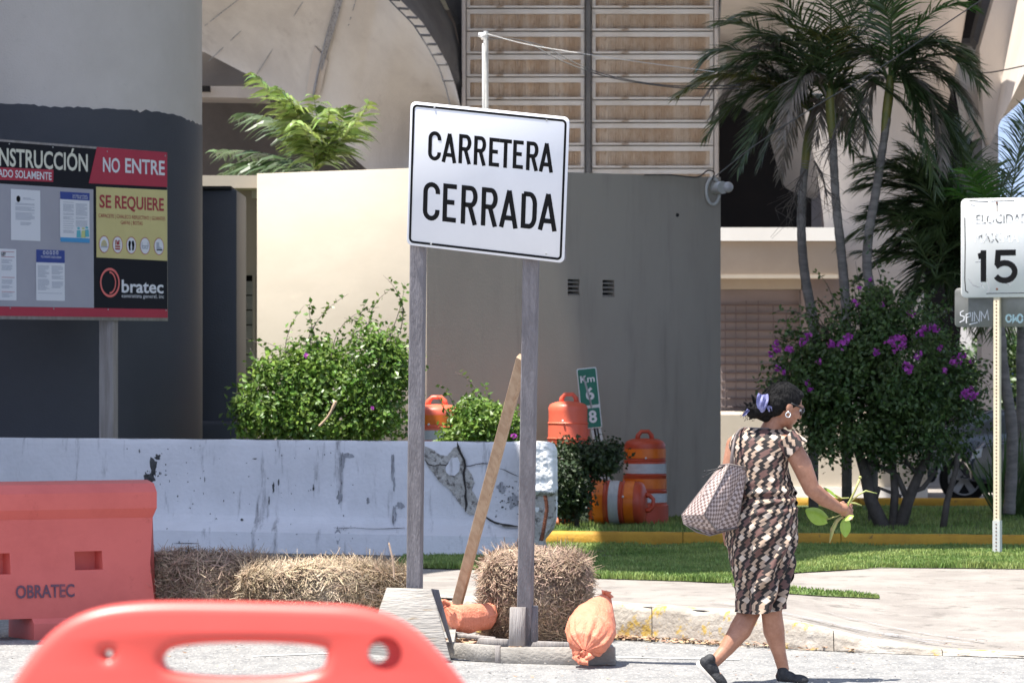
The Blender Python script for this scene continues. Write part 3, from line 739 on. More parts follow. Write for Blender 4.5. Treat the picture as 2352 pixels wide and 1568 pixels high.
# curved arch edge
mb = MB(); n = 18
def archpt(a, rx, ry, d): return P(1655+rx*math.sin(a), 520-ry*math.cos(a)+0, d)
def pier(u, v):       # pale flared pier, concave left edge
    y = 225+600*v**1.25
    xl = float(np.interp(y, [225,235,245,270,300,375,425,443,456,825],[1655,1672,1700,1742,1764,1783,1798,1815,1880,1895]))
    xr = 1905
    x = xl+(xr-xl)*u
    return P(x, y, 63.5-1.2*math.sin(u*math.pi*.5)-1.5*(1-v))
mb.grid(pier, 24, 40); mb.build('flared_pier', 'concrete_light', ho, smooth=True)
mb = MB(); mb.box((X(1875,62),61,0),(X(1935,62),63,Z(405,61))); mb.build('pier_base', 'shutter', ho)
def column2(u, v):
    a = math.pi*(1.02+u*.96); d0 = 57
    r = .62+.55*smooth(.45,1,v)+.2*v
    cx = X(2010,d0)
    z = 8*v
    return (cx+r*math.cos(a)*1.05, d0+r*math.sin(a)*.6, z)
MB().grid(column2, 24, 30).build('round_column', 'concrete_light', ho, smooth=True)
MB().box((X(2255,58),58,0),(X(2293,58),58.6,Z(190,58))).build('column', 'concrete_light', ho)
MB().prism([P(2240,320,57.4),P(2256,318,57.4),P(2256,520,57.4),P(2190,520,57.4),P(2190,430,57.4)], (0,.3,0)).build('shaded_wedge', 'concrete_dark', ho)  # shade put into a wedge of dark concrete colour

# ------------------------------------------------------------------ garage entrance building (right of the grey wall)
gt = thing('garage_entrance', 'beige flat roofed gatehouse with a rolling shutter behind the flower bed', 'building', (X(1780,54),54,0))
D = 54.0
gb = bevel(MB().box((X(1600,D),D,Z(634,D)),(X(1932,D),D+3,Z(554,D))).build('fascia', 'garage', gt), .02)
MB().box((X(1600,D),D-.10,Z(554,D)+.002),(X(1925,D),D+3.1,Z(523,D))).build('parapet_band', 'whitewall', gt)
MB().box((X(1600,D),D-.03,Z(636,D)-.02),(X(1925,D),D+.2,Z(636,D)+.03)).build('drip_edge', 'beigewall', gt)
D2 = 54.7
MB().box((X(1600,D2),D2,Z(664,D2)),(X(1858,D2),D2+.3,Z(640,D2))).build('lintel', 'beigewall', gt)
MB().box((X(1840,D2),D2-.0,0),(X(1935,D2),D2+.5,Z(640,D2))).build('side_wall', 'shutter', gt)
sh = MB().box((X(1600,D2),D2+.16,.5),(X(1838,D2),D2+.22,Z(665,D2))).build('shutter', 'shutter', gt)
for k in range(14):
    y = 700+k*19.5
    MB().tube([P(1650,y,D2+.12), P(1836,y,D2+.12)], .012, 5).build('grille_bar', 'grille', sh)
for x, y0 in ((1666,700),(1690,700),(1714,690),(1742,690),(1776,700),(1806,720)):
    MB().tube([P(x,y0,D2+.10), P(x,940,D2+.10)], .007, 5).build('grille_bar', 'grille', sh)
# low cream parapet wall in front of it
t = thing('driveway_parapet', 'low cream parapet wall behind the flowering bush, partly sunlit', 'wall', (X(1850,50),50,0))
D = 50.0
MB().box((X(1560,D),D,0),(X(2130,D),D+.3,Z(952,D))).build('wall_face', 'cream', t)
MB().box((X(1560,D),D-.05,0),(X(2130,D),D-.002,Z(1118,D))).build('plinth', 'whitewall', t)
t = thing('driveway_slab', 'pale raised driveway slab behind the parapet', 'ramp', (X(1800,52),52,1)); MB().prism([(X(1560,50.4),50.32,1.1),(X(2130,50.4),50.32,1.1),(X(2130,54.5),54.5,1.22),(X(1560,54.5),54.5,1.22)], (0,0,-.2)).build('slab', 'garage', t)

# far street at the right edge
t = thing('far_building', 'pale distant building with a blue panel seen between the palm trunks', 'building', (X(2330,110),110,0))
D = 110.
MB().box((X(2230,D),D,0),(X(2600,D),D+4,Z(700,D))).build('wall', 'far_wall', t)
MB().box((X(2285,D),D-.1,Z(990,D)),(X(2400,D),D-.01,Z(850,D))).build('window_band', 'far_blue', t)
for k in range(5): MB().box((X(2292+14*k,D),D-.16,Z(840,D)),(X(2300+14*k,D),D-.01,Z(760,D))).build('window', 'concrete_dark', t)
def panel_from(O, R, B):
    O, R, B = Vector(O), Vector(R), Vector(B)
    U = (R-O).normalized(); V = (B-O); V = (V-U*V.dot(U)).normalized(); return Panel(O, U, V)
def inv(pn, px, py):
    d = Vector(((px-CX)/F, 1, -(py-HY)/F)); o = Vector((0,0,EYE)); N = pn.U.cross(pn.V)
    q = o+d*((pn.O-o).dot(N)/d.dot(N))-pn.O
    return q.dot(pn.U)/pn.U.length_squared, q.dot(pn.V)/pn.V.length_squared
def prect(pn, x0, y0, x1, y1, h, t=.002, mb=None):
    mb = mb or MB(); a = inv(pn, x0, y0); b = inv(pn, x1, y1); return pn.rect(mb, min(a[0],b[0]), min(a[1],b[1]), max(a[0],b[0]), max(a[1],b[1]), h, t)
def ppoly(pn, pts, h, t=.002, mb=None):
    return pn.poly(mb or MB(), [inv(pn,*p) for p in pts], h, t)
def ptext(pn, name, txt, x0, yb, x1, yt, m, h, parent, bold=0.0):
    # (x0,yb) baseline left and (x1,yt) cap-line right in the photograph, measured on the panel
    a = inv(pn, x0, yb); b = inv(pn, x1, yt)
    return pn.text(name, txt, a[0], a[1], a[1]-b[1], b[0]-a[0], m, h, parent, bold)

# ------------------------------------------------------------------ white concrete barrier
B1 = Vector((X(1262,31.6), 31.6, 0)); B0 = Vector((X(-140,34.0), 34.0, 0)); eb = (B1-B0).normalized(); nb = Vector((eb.y,-eb.x,0))
BZ = .10; BL = (B1-B0).length
BPROF = [(0,0),(0,.05),(.03,.22),(.17,.30),(.21,.36),(.255,.965),(.265,.995),(.285,1.01)]   # (set back, height)
def boff(h): return float(np.interp(h, [p[1] for p in BPROF], [p[0] for p in BPROF]))
def bar_pt(px, py, out=0.0):
    D = 32.0; k = (px-CX)/F
    for _ in range(12):
        z = Z(py, D); off = boff(z-BZ)-out
        a = B0-nb*off
        s = (k*a.y-a.x)/(eb.x-k*eb.y); D = a.y+eb.y*s
    return a+eb*s+Vector((0,0,Z(py,D)))
bt_ = thing('concrete_barrier', 'long white painted concrete traffic barrier, stained, with a cracked broken right end', 'barrier', (B0+B1)/2)
seglen = BL-.30
def bf(u, v):
    s = seglen*u; k = v*(len(BPROF)-1); i = min(int(k), len(BPROF)-2); t = k-i
    o = BPROF[i][0]*(1-t)+BPROF[i+1][0]*t; h = BPROF[i][1]*(1-t)+BPROF[i+1][1]*t
    n = .010*noise.noise((s*1.5, h*4, 0))+.004*noise.noise((s*9, h*16, 3))
    top = .006*noise.noise((s*3, 7, 0))+.003*noise.noise((s*14, 7, 0)) if i >= len(BPROF)-3 else 0
    q = B0+eb*s-nb*(o-n); return (q.x, q.y, BZ-.03*(v==0)+h+top-.012*s/BL)
mb = MB(); mb.grid(bf, 260, (len(BPROF)-1)*5)
mb.add([B0-nb*.285+Vector((0,0,BZ+1.01)), B0+eb*seglen-nb*.285+Vector((0,0,BZ+.998)), B0+eb*seglen-nb*.40+Vector((0,0,BZ+.998)), B0-nb*.40+Vector((0,0,BZ+1.01)),
        B0-nb*.46+Vector((0,0,BZ)), B0+eb*seglen-nb*.46+Vector((0,0,BZ))], [(0,1,2,3),(3,2,5,4)])
mb.build('barrier_body', 'barrier', bt_, smooth='auto')
# end block: its front is turned to the road; painted upper part, broken concrete below
def Eb(px, py, d): return P(px, py, d)
eo = [(1233,1016),(1262,1014),(1274,1021),(1280,1036),(1281,1120),(1280,1190),(1272,1215),(1254,1240),(1262,1262),(1240,1275),(1190,1275),(1190,1016)]
def endface(u, v):
    y = 1014+(1274-1014)*v
    xr = float(np.interp(y, [1014,1020,1034,1120,1190,1215,1240,1262,1274],[1262,1274,1280,1281,1280,1272,1252,1262,1250]))
    xl = 1196
    x = xl+(xr-xl)*u
    n = noise.noise((x*.06, y*.05, 0))*.5+noise.noise((x*.18, y*.15, 2))*.4
    d = 31.55-.02*n-.02*(v>.5)*n+.10*smooth(.86, 1, u)
    if y > 1128: d += .07*smooth(1128, 1142, y)+.03*n
    x += 2.0*noise.noise((y*.13, 0, 5))*(1 if u > .9 else 0)
    return P(x, y, d)
mb = MB(); mb.grid(endface, 34, 90)
nn = len(mb.v); W_ = 35
rim = [j*W_+34 for j in range(91)]
vs = [Vector(mb.v[i]) for i in rim]; back = [q+Vector((-.08,.36,0)) for q in vs]
mb.add(vs+back, [(i, 91+i, 92+i, i+1) for i in range(90)])
topi = [Vector(mb.v[i]) for i in range(W_)]; mb.add(topi+[q+Vector((-.08,.36,0)) for q in topi], [(i,i+1,W_+1+i,W_+i) for i in range(W_-1)])
o = mb.build('end_block', ['barrier_end','spall'], bt_, smooth=True)
for p in o.data.polygons:
    c = p.center+Vector(root_loc(bt_)); py = HY-(c.z-EYE)*F/c.y; px = CX+c.x/c.y*F
    if py > 1130+9*noise.noise((px*.08,0,0))+4*noise.noise((px*.3,py*.2,0)) and py < 1258 + 10*noise.noise((px*.1,3,0)) and px < 1277 and noise.noise((px*.09, py*.05, 8)) > -.42: p.material_index = 1
mb = MB(); mb.tube(curve_pts([(1252,1138),(1256,1165),(1252,1195),(1247,1225),(1243,1240)], 31.50, 31.44, 6), .014, 8)
for k in range(26):
    t = k/25; q = curve_pts([(1252,1138),(1256,1165),(1252,1195),(1247,1225),(1243,1240)], 31.50, 31.44, 6); p_ = q[min(int(t*24), 24)]
    mb.tube([p_+Vector((0,0,.004)), p_-Vector((0,0,.004))], .018, 8)
mb.build('rebar', 'rust', bt_, smooth='auto')
def Q(zx, zy): return (766+zx*.3486, 1021+zy*.3486)
def bdecal(name, pts, m, out, jag=0):
    pts2 = []
    for i, p in enumerate(pts):
        q = pts[(i+1) % len(pts)]
        ns = max(1, int(math.hypot(q[0]-p[0], q[1]-p[1])/5)) if jag else 1
        for k in range(ns):
            t = k/ns; x = p[0]+(q[0]-p[0])*t; y = p[1]+(q[1]-p[1])*t
            if k: x += random.uniform(-jag, jag); y += random.uniform(-jag, jag)
            pts2.append((x, y))
    q = MB(); a = [bar_pt(x, y, out) for x, y in pts2]; q.prism(a, -nb*(out+.0)*.9); o = q.build(name, m, bt_)
    bm = bmesh.new(); bm.from_mesh(o.data); bmesh.ops.triangulate(bm, faces=bm.faces); bm.to_mesh(o.data); bm.free(); return o
sp = [(600,10),(660,35),(700,68),(752,72),(790,20),(825,5),(850,70),(872,150),(905,195),(925,250),(905,300),(950,370),(962,430),(930,462),(885,455),(850,410),(800,340),(760,290),(700,245),(660,190),(620,140),(600,90)]
bdecal('exposed_concrete', [Q(*p) for p in sp], 'spall', .018, 1.2)
bdecal('paint_island', [Q(*p) for p in [(738,150),(775,88),(812,80),(830,120),(826,178),(795,205),(762,200),(742,182)]], 'barrier', .030, .8)
def bcrack(pts, w, out=.026, m='crack'):
    pts = [Q(*p) for p in pts]; L = []; R = []
    for i, p in enumerate(pts):
        a = pts[max(0,i-1)]; b = pts[min(len(pts)-1,i+1)]; dx, dy = b[0]-a[0], b[1]-a[1]; l = math.hypot(dx,dy); ww = w*(.6+.6*random.random())*(.35 if i in (0,len(pts)-1) else 1)
        L.append((p[0]-dy/l*ww, p[1]+dx/l*ww)); R.append((p[0]+dy/l*ww, p[1]-dx/l*ww))
    q = MB(); n = len(pts); q.add([bar_pt(x,y,out) for x,y in L+R], [(i,i+1,n+i+1,n+i) for i in range(n-1)]); q.build('crack', m, bt_)
bcrack([(815,-20),(822,20),(840,60),(862,100),(868,140),(856,190),(864,250),(872,300),(868,340),(876,390),(868,440)], 2.6)
bcrack([(868,142),(905,138),(940,128),(985,122),(1022,124)], 1.2); bcrack([(1090,155),(1125,165),(1155,180),(1185,195),(1222,210)], 1.0)
bcrack([(995,470),(1030,495),(1060,510),(1110,525),(1150,530),(1215,538)], 2.8, .02); bcrack([(600,95),(625,130),(665,138),(700,130),(740,135),(765,110)], 1.5)
bcrack([(0,545),(60,548),(140,545),(215,552),(300,553),(420,548),(475,546)], .7, .008); bcrack([(1000,478),(1060,515),(1130,540),(1215,545)], 1.6, .018, 'spall')
def blot(cx, cy, rx, ry, m='stain', n=14, out=.005):
    pts = []
    for k in range(n):
        a = 2*math.pi*k/n; r = .55+.6*random.random(); pts.append((cx+rx*r*math.cos(a), cy+ry*r*math.sin(a)))
    q = MB(); q.add([bar_pt(x,y,out) for x,y in pts], [tuple(range(n))]); q.build('paint_stain', m, bt_)
blot(352,1072,9,26); blot(345,1098,16,14); blot(362,1050,8,8)
for _ in range(26): blot(random.gauss(352,22), random.gauss(1095,22), random.uniform(.8,3), random.uniform(.8,3.5))
for (x, y, a, b) in ((320,1036,2,5),(292,1030,1,2),(555,1193,4,3),(180,1140,1.5,14),(470,1100,1.2,8),(428,1062,1,2),(628,1120,3,16),(618,1150,1.5,12),(640,1108,2,10),(510,1262,8,3),(430,1247,32,1),(585,1053,6,2),(720,1120,2,8)): blot(x, y, a, b)
for _ in range(60): blot(random.uniform(380,900), random.uniform(1020,1250), random.uniform(.6,2.2), random.uniform(.5,2.4))
for (x, y, a, b) in ((785,1060,8,26),(800,1046,16,8),(902,1070,5,34),(905,1180,6,26),(780,1140,7,16),(845,1150,4,8),(920,1160,12,8),(776,1230,7,22),(905,1110,3,20),(1180,1150,14,20),(1150,1120,10,14)): blot(x, y, a, b, 'stain_soft', 18, .004)
for _ in range(40): blot(random.gauss(1165,22), random.gauss(1140,24), random.uniform(.8,3), random.uniform(.6,2.4))

# ------------------------------------------------------------------ red water filled barrier
wl = Vector((X(-420,22.75),22.75,0)); wr = Vector((X(373,23.9),23.9,0)); ew = (wr-wl).normalized(); nw = Vector((ew.y,-ew.x,0)); WL = (wr-wl).length
wt = thing('water_barrier', 'red plastic water filled barrier stencilled with the contractor name, left of the straw bales', 'barrier', (wl+wr)/2)
def wsec(s, off, z): return wl+ew*s-nw*off+Vector((0,0,z))
prof = [(0,0),(0,.10),(.03,.13),(.05,.45),(.09,.74),(.055,.80),(.055,.90),(.10,.955),(.20,.975),(.30,.955),(.345,.90),(.345,.80),(.31,.74),(.35,.45),(.37,.13),(.40,.10),(.40,0)]
mb = MB(); n = len(prof); rings = []
ends = [(0.0,1.0),(.02,1.0)] 
def endshrink(s, z):     # right end is concave
    return WL-(.012+.05*math.sin(math.pi*min(1,max(0,(z-.05)/.75)))) if s > WL/2 else s
vs = []
for s in (0, WL):
    for off, z in prof: vs.append(wsec(endshrink(s, z) if s else 0, off, z))
mb.add(vs, [(i,(i+1)%n,n+(i+1)%n,n+i) for i in range(n)]+[tuple(range(n-1,-1,-1)), tuple(range(n,2*n))])
body = mb.build('barrier_shell', 'redplastic', wt, fix=True)
pw = panel_from(wsec(0,.045,.9), wsec(WL,.045,.9), wsec(0,.03,.1))
pw.O = wsec(0,.06,.9)
cut = MB()
for (x0,y0,x1,y1) in ((172,1266,236,1307),(-70,1272,24,1318),(-60,1424,72,1500),(-330,1424,-190,1500),(-300,1275,-220,1320)):
    a = inv(pw,x0,y0); b = inv(pw,x1,y1)
    c = [pw.p(a[0],a[1],.2), pw.p(b[0],a[1],.2), pw.p(b[0],b[1],.2), pw.p(a[0],b[1],.2)]; cut.prism(c, -pw.N*(.32 if y0 < 1400 else .9))
co = cut.build('cutter', 'redplastic', wt, fix=True)
md = body.modifiers.new('b', 'BOOLEAN'); md.object = co; md.operation = 'DIFFERENCE'; md.solver = 'EXACT'
m2 = body.modifiers.new('v', 'BEVEL'); m2.width = .016; m2.segments = 3; m2.limit_method = 'ANGLE'; m2.angle_limit = .45
dg = bpy.context.evaluated_depsgraph_get(); dg.update(); me = bpy.data.meshes.new_from_object(body.evaluated_get(dg))
body.modifiers.clear(); body.data = me; me.polygons.foreach_set('use_smooth', [True]*len(me.polygons)); me.set_sharp_from_angle(angle=math.radians(45)); bpy.data.objects.remove(co)
for k in range(4):
    zc = .16+.17*k
    q = MB(); e_ = endshrink(WL, zc); q.prism([wsec(e_-.01,.12,zc-.03), wsec(e_+.022,.12,zc-.028), wsec(e_+.022,.12,zc+.028), wsec(e_-.01,.12,zc+.03)], -nw*.16); bevel(q.build('connector_lug', 'redplastic', wt), .006)
ps = Panel(wsec(0,.046,.45), ew, Vector((0,0,-1))); tilt = (wsec(0,.05,.45)-wsec(0,.03,.13)).normalized(); ps = Panel(wsec(0,.050,.45), ew, -tilt)
cm('stencil', (.13,.06,.09), (.33,.075,.085), 9, .7, lo=.5, hi=.72)
ptext(ps, 'stencil_lettering', 'OBRATEC', 36, 1373, 170, 1339, 'stencil', .006, wt, .022)

# ------------------------------------------------------------------ pink plastic barricade in the foreground (out of focus)
D = 5.0
fb = thing('crowd_barricade', 'pink red plastic crowd barricade in the foreground with a wide handle opening', 'barricade', (X(545,D),D,0))
cu = bpy.data.curves.new('c', 'CURVE'); cu.dimensions = '2D'; cu.fill_mode = 'BOTH'
def spl(pts):
    s = cu.splines.new('POLY'); s.points.add(len(pts)-1)
    for i, (x, y) in enumerate(pts): s.points[i].co = (X(x,D)-X(545,D), Z(y,D), 0, 1)
    s.use_cyclic_u = True
def rsm(pts, it=3):
    for _ in range(it):
        o = []
        for i in range(len(pts)):
            a, b = pts[i], pts[(i+1) % len(pts)]; o += [(a[0]*.75+b[0]*.25, a[1]*.75+b[1]*.25), (a[0]*.25+b[0]*.75, a[1]*.25+b[1]*.75)]
        pts = o
    return pts
yb = HY+EYE/D*F-130
spl(rsm([(-60,yb),(-55,2300),(-45,1800),(0,1640),(60,1535),(128,1450),(210,1405),(330,1389),(520,1390),(720,1395),(830,1400),(925,1432),(1000,1500),(1070,1585),(1130,1680),(1150,1850),(1155,2300),(1160,yb)]))
spl(rsm([(405,1464),(745,1466),(765,1500),(742,1562),(395,1562),(358,1510)], 3))
spl(arc(252,1499,17,17,0,342,19)); 
for k in range(3): 
    x0 = 60+k*350; spl(rsm([(x0,1720),(x0+280,1720),(x0+280,2350),(x0,2350)], 3))
cu.extrude = .012; cu.bevel_depth = .015; cu.bevel_resolution = 3; cu.offset = -.010
o = bpy.data.objects.new('c', cu); COL.objects.link(o); dg = bpy.context.evaluated_depsgraph_get(); dg.update()
me = bpy.data.meshes.new_from_object(o.evaluated_get(dg)); bpy.data.objects.remove(o)
me.transform(Matrix.Rotation(math.radians(90), 4, 'X')); me.materials.clear(); me.materials.append(M['pinkplastic'])
me.polygons.foreach_set('use_smooth', [True]*len(me.polygons)); me.set_sharp_from_angle(angle=math.radians(40))
pl_ = bpy.data.objects.new('barricade_panel', me); COL.objects.link(pl_); pl_.parent = fb
# round recess with a hole on the right
cutm = MB(); cutm.tube([(X(885,D),D-.2,Z(1496,D)), (X(885,D),D+.0,Z(1496,D))], .0225, 28); cutm.tube([(X(868,D),D-.2,Z(1500,D)), (X(868,D),D+.2,Z(1500,D))], .0128, 24)
ca = MB(); ca.tube([(X(885,D),D-.2,Z(1496,D)), (X(885,D),D+.006,Z(1496,D))], .0225, 28); c1 = ca.build('cut', 'pinkplastic', fb, fix=True)
ca = MB(); ca.tube([(X(868,D),D-.2,Z(1500,D)), (X(868,D),D+.2,Z(1500,D))], .0128, 24); c2 = ca.build('cut', 'pinkplastic', fb, fix=True)
for c_ in (c1, c2):
    md = pl_.modifiers.new('b', 'BOOLEAN'); md.object = c_; md.solver = 'EXACT'
dg = bpy.context.evaluated_depsgraph_get(); dg.update(); me = bpy.data.meshes.new_from_object(pl_.evaluated_get(dg)); pl_.modifiers.clear(); pl_.data = me
bpy.data.objects.remove(c1); bpy.data.objects.remove(c2)
for sx in (120, 980): bevel(MB().box((X(sx,D)-.04,D-.28,0),(X(sx,D)+.04,D+.28,.13)).build('foot', 'pinkplastic', fb), .015)

# ------------------------------------------------------------------ ROAD CLOSED sign on its timber stand
a_, b_ = 150, 11041/150
Dc = 21.0
def sc3(px, py, dd): return P(px, py, Dc+dd)
k_ = Dc/F
TL = sc3(943,233, (+a_/2-b_/2)*k_); TR = sc3(1308,270, (-a_/2-b_/2)*k_); BLc = sc3(941,563, (a_/2+b_/2)*k_)
sg = thing('road_closed_sign', 'white CARRETERA CERRADA sign on two grey timber posts, tilted slightly forward', 'sign', (X(1090,21.4),21.6,0))
pn = panel_from(TL, TR, BLc)
w_ = (TR-TL).length; hgt = (BLc-TL).length
plate = MB(); pn.poly(plate, pn.rrect_pts(0,0,w_,hgt,.032), 0, .006); bevel(plate.build('sign_plate', 'sheet_white', sg), .0012, 1)
q = MB(); pn.ring(q, .014,.014,w_-.014,hgt-.014, .028, .013, .0015); q.build('border_line', 'ink', sg)
def zb(x0, y0, x1, y1):
    f = lambda x, y: (766+x*.3393, y*.3393)
    xm = (x0+x1)/2; ym = (y0+y1)/2
    t = inv(pn, *f(xm, y0)); b = inv(pn, *f(xm, y1)); l = inv(pn, *f(x0, ym)); r = inv(pn, *f(x1, ym)); return (l[0], t[1], r[0], b[1])
q = MB(); word(pn, q, 'CARRETERA', [zb(*v) for v in [(645,887,726,1090),(741,903,828,1102),(852,909,930,1110),(955,921,1030,1120),(1058,933,1128,1130),(1124,941,1206,1137),(1220,950,1290,1145),(1310,958,1384,1156),(1400,968,1483,1166)]], .0215, .0015); q.build('lettering', 'ink', sg)
q = MB(); word(pn, q, 'CERRADA', [zb(*v) for v in [(610,1229,717,1498),(745,1242,838,1508),(868,1254,972,1520),(1005,1268,1108,1532),(1132,1286,1243,1543),(1275,1296,1374,1552),(1395,1310,1508,1562)]], .0265, .0015); q.build('lettering', 'ink', sg)
for (x, y) in ((685,727),(1444,815),(662,1665),(1440,1732)):
    l = inv(pn, 766+x*.3393, y*.3393 if y < 1600 else {1665:560,1732:583}[y]); q = MB(); c = pn.p(l[0],l[1],0); q.tube([c, c+pn.N*.004], .006, 10); q.build('bolt', 'steel', sg)
# backing rail and the posts (posts lean with the plate)
def behind(px, py, off):
    l = inv(pn, px, py); return pn.p(l[0], l[1], -off)
q = MB(); q.beam(behind(955,556,.045), behind(1290,588,.045), .06, .038, pn.N); q.build('crossbar', 'wood_grey', sg)
q = MB(); q.beam(behind(960,300,.045), behind(1290,334,.045), .06, .038, pn.N); q.build('crossbar', 'wood_grey', sg)
pc = math.radians(9)
upn = Vector((-math.sin(pc)*1.0, -math.cos(pc), 0)); 
topL = P(964,275,21.13+.065); botL = P(951,1475,21.75); topR = P(1225,300,20.85+.065); botR = P(1205,1478,21.62)
for a, b, m in ((topL, botL, 'wood_grey'), (topR, botR, 'wood_grey')):
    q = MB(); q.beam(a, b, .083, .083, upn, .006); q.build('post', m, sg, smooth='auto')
# shorter scab boards nailed beside the right post
def plank(name, pts, d0, d1, m, th=.038, parent=None, be=.003):
    # front outline in photo pixels; depth varies linearly left to right
    xs = [p[0] for p in pts]; xa, xb = min(xs), max(xs)
    q = MB(); q.prism([P(p[0], p[1], d0+(d1-d0)*(p[0]-xa)/(xb-xa)) for p in pts], (.15*th, th, 0)); o = q.build(name, m, parent, fix=True); return bevel(o, be, 1)
plank('scab_board', [(1171,1394),(1207,1394),(1205,1484),(1168,1484)], 21.5, 21.5, 'wood_sunlit', .03, sg)
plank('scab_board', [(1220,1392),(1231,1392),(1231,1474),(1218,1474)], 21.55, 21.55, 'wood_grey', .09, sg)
plank('base_board', [(1024,1474),(1138,1482),(1138,1522),(1026,1508)], 21.75, 21.55, 'wood_board', .038, sg)
plank('base_board', [(1136.5,1482),(1149,1482),(1149,1524),(1136.5,1522)], 21.52, 21.50, 'wood_sunlit', .038, sg)
plank('base_board', [(1149.5,1486),(1412,1486),(1413,1527),(1149.5,1524)], 21.50, 21.28, 'wood_board', .038, sg)
plank('base_board', [(1205,1471),(1330,1475),(1330,1492),(1205,1492)], 22.0, 21.95, 'wood_sunlit', .038, sg)
plank('base_board', [(1032,1452),(1136,1463),(1136,1472),(1032,1462)], 22.9, 22.7, 'wood_sunlit', .05, sg)
plank('base_board', [(1100,1464),(1166,1468),(1166,1486),(1092,1480)], 21.95, 21.9, 'wood_sunlit', .05, sg)
for x in (1412.5,):
    q = MB(); q.beam(P(1405,1507,21.33), P(1392,1488,22.0), .09, .038, Vector((1,0,0))); q.build('base_board', 'wood_board', sg)
q = MB(); q.beam(P(1035,1492,21.75), P(1040,1460,22.9), .038, .085, Vector((0,0,1))); q.build('base_board', 'wood_board', sg)
plank('plywood_gusset', [(888,1349),(989,1352),(1004,1395),(1033,1509),(1036,1518),(836,1500)], 21.62, 21.55, 'plywood', .014, sg, .0015)
plank('gusset_edge', [(990,1352),(1006,1354),(1037,1474),(1031,1474)], 21.72, 21.70, 'wood_grey', .03, sg, .0015)
br = MB(); br.beam(P(1200,822,21.68), P(1033,1450,23.55), .062, .038, Vector((-.3,-.95,0)), .003)
br.build('brace', 'wood_fresh', sg, smooth='auto')

# ------------------------------------------------------------------ construction information board
ib = thing('construction_board', 'large black, red and yellow construction notice board on timber posts before the pillar', 'sign', (X(272,34.9),34.6,0))
OL = Vector((X(0,33.0),33.0,Z(320,33.0))); OR = Vector((X(384,35.2),35.2,Z(350,35.2))); OB = Vector((X(0,33.0),33.0,Z(733,33.0)))
pb = panel_from(OL, OR, OB)
bl = -1.15; W_ = (OR-OL).length; H_ = (OB-OL).length
pp = Panel(pb.O+pb.U*bl, pb.U, pb.V)
bevel(pp.rect(MB(), 0,.0, W_-bl, H_, 0, .018).build('backing_sheet', 'wood_sunlit', ib), .002, 1)
def loc(px, py): return inv(pb, px, py)
r1 = MB(); pb.rect(r1, bl+.01, .02, W_-.012, H_-.03, .003); r1.build('print_sheet', 'board_black', ib)
yr0 = loc(200,709)[1]; mb = MB(); pb.rect(mb, bl+.01, loc(0,704)[1], W_-.012, H_-.03, .005); mb.build('print_red_band', 'board_red', ib)
g0 = loc(0,422)[1]; mb = MB(); pb.rect(mb, bl+.01, g0, loc(214,560)[0], loc(0,704)[1]-.002, .005); mb.build('print_grey_field', 'board_grey', ib)
ppoly(pb, [(222,338),(383,350),(383,430),(203,421)], .005).build('print_red_panel', 'board_red', ib)
ppoly(pb, [(220,429),(383,437),(383,599),(221,591)], .005).build('print_yellow_panel', 'board_yellow', ib)
ppoly(pb, [(-60,382),(122,390),(121,418),(-60,411)], .005).build('print_red_strip', 'board_red', ib)
def ptl(name, txt, xl, ybl, ytl, xr, ybr, ytr, m, h=.0075, bold=.01):
    # baseline left (xl,ybl), cap-top right (xr,ytr); panel lines are level so only the left baseline and heights matter
    a = inv(pb, xl, ybl); a2 = inv(pb, xl, ytl); b = inv(pb, xr, (ybr+ytr)/2)
    return pb.text(name, txt, a[0], a[1], a[1]-a2[1], b[0]-a[0], m, h, ib, bold)
a0 = inv(pb, 0, 380); 
per = (inv(pb,200,360)[0]-inv(pb,0,360)[0])/10.0
x1 = inv(pb, 200, 362)[0]
lab = pb.text('print_title', 'CONSTRUCCIÓN', x1-per*12.7, inv(pb,0,380)[1], inv(pb,0,380)[1]-inv(pb,0,338)[1], per*12.7, 'print_paleyellow', .0075, ib, .02)
x2 = inv(pb, 117, 402)[0]
pb.text('print_subtitle', 'PERSONAL AUTORIZADO SOLAMENTE', x2-1.66, inv(pb,0,406)[1], inv(pb,0,406)[1]-inv(pb,0,388)[1], 1.66, 'print_white', .0075, ib, .02)
ptl('print_no', 'NO', 235, 394, 360, 274, 396, 362, 'print_white', bold=.02); ptl('print_entre', 'ENTRE', 286, 396, 362, 377, 404, 371, 'print_white', bold=.02)
ptl('print_se', 'SE', 227, 476, 446, 254, 478, 448, 'print_red', bold=.02); ptl('print_requiere', 'REQUIERE', 263, 478, 448, 375, 482, 452, 'print_red', bold=.02)
ptl('print_small', 'CAPACETE | CHALECO REFLECTIVO | GUANTES', 225, 499, 490, 378, 507, 498, 'print_red', bold=.0)
ptl('print_small', 'GAFAS | BOTAS', 276, 515, 506, 326, 518, 509, 'print_red', bold=.0)
ptl('print_logo_name', 'bratec', 278, 671, 641, 374, 675, 645, 'print_white', bold=.02)
ptl('print_logo_line', 'contratista general, inc', 278, 683, 674, 375, 687, 677, 'print_white', bold=0)
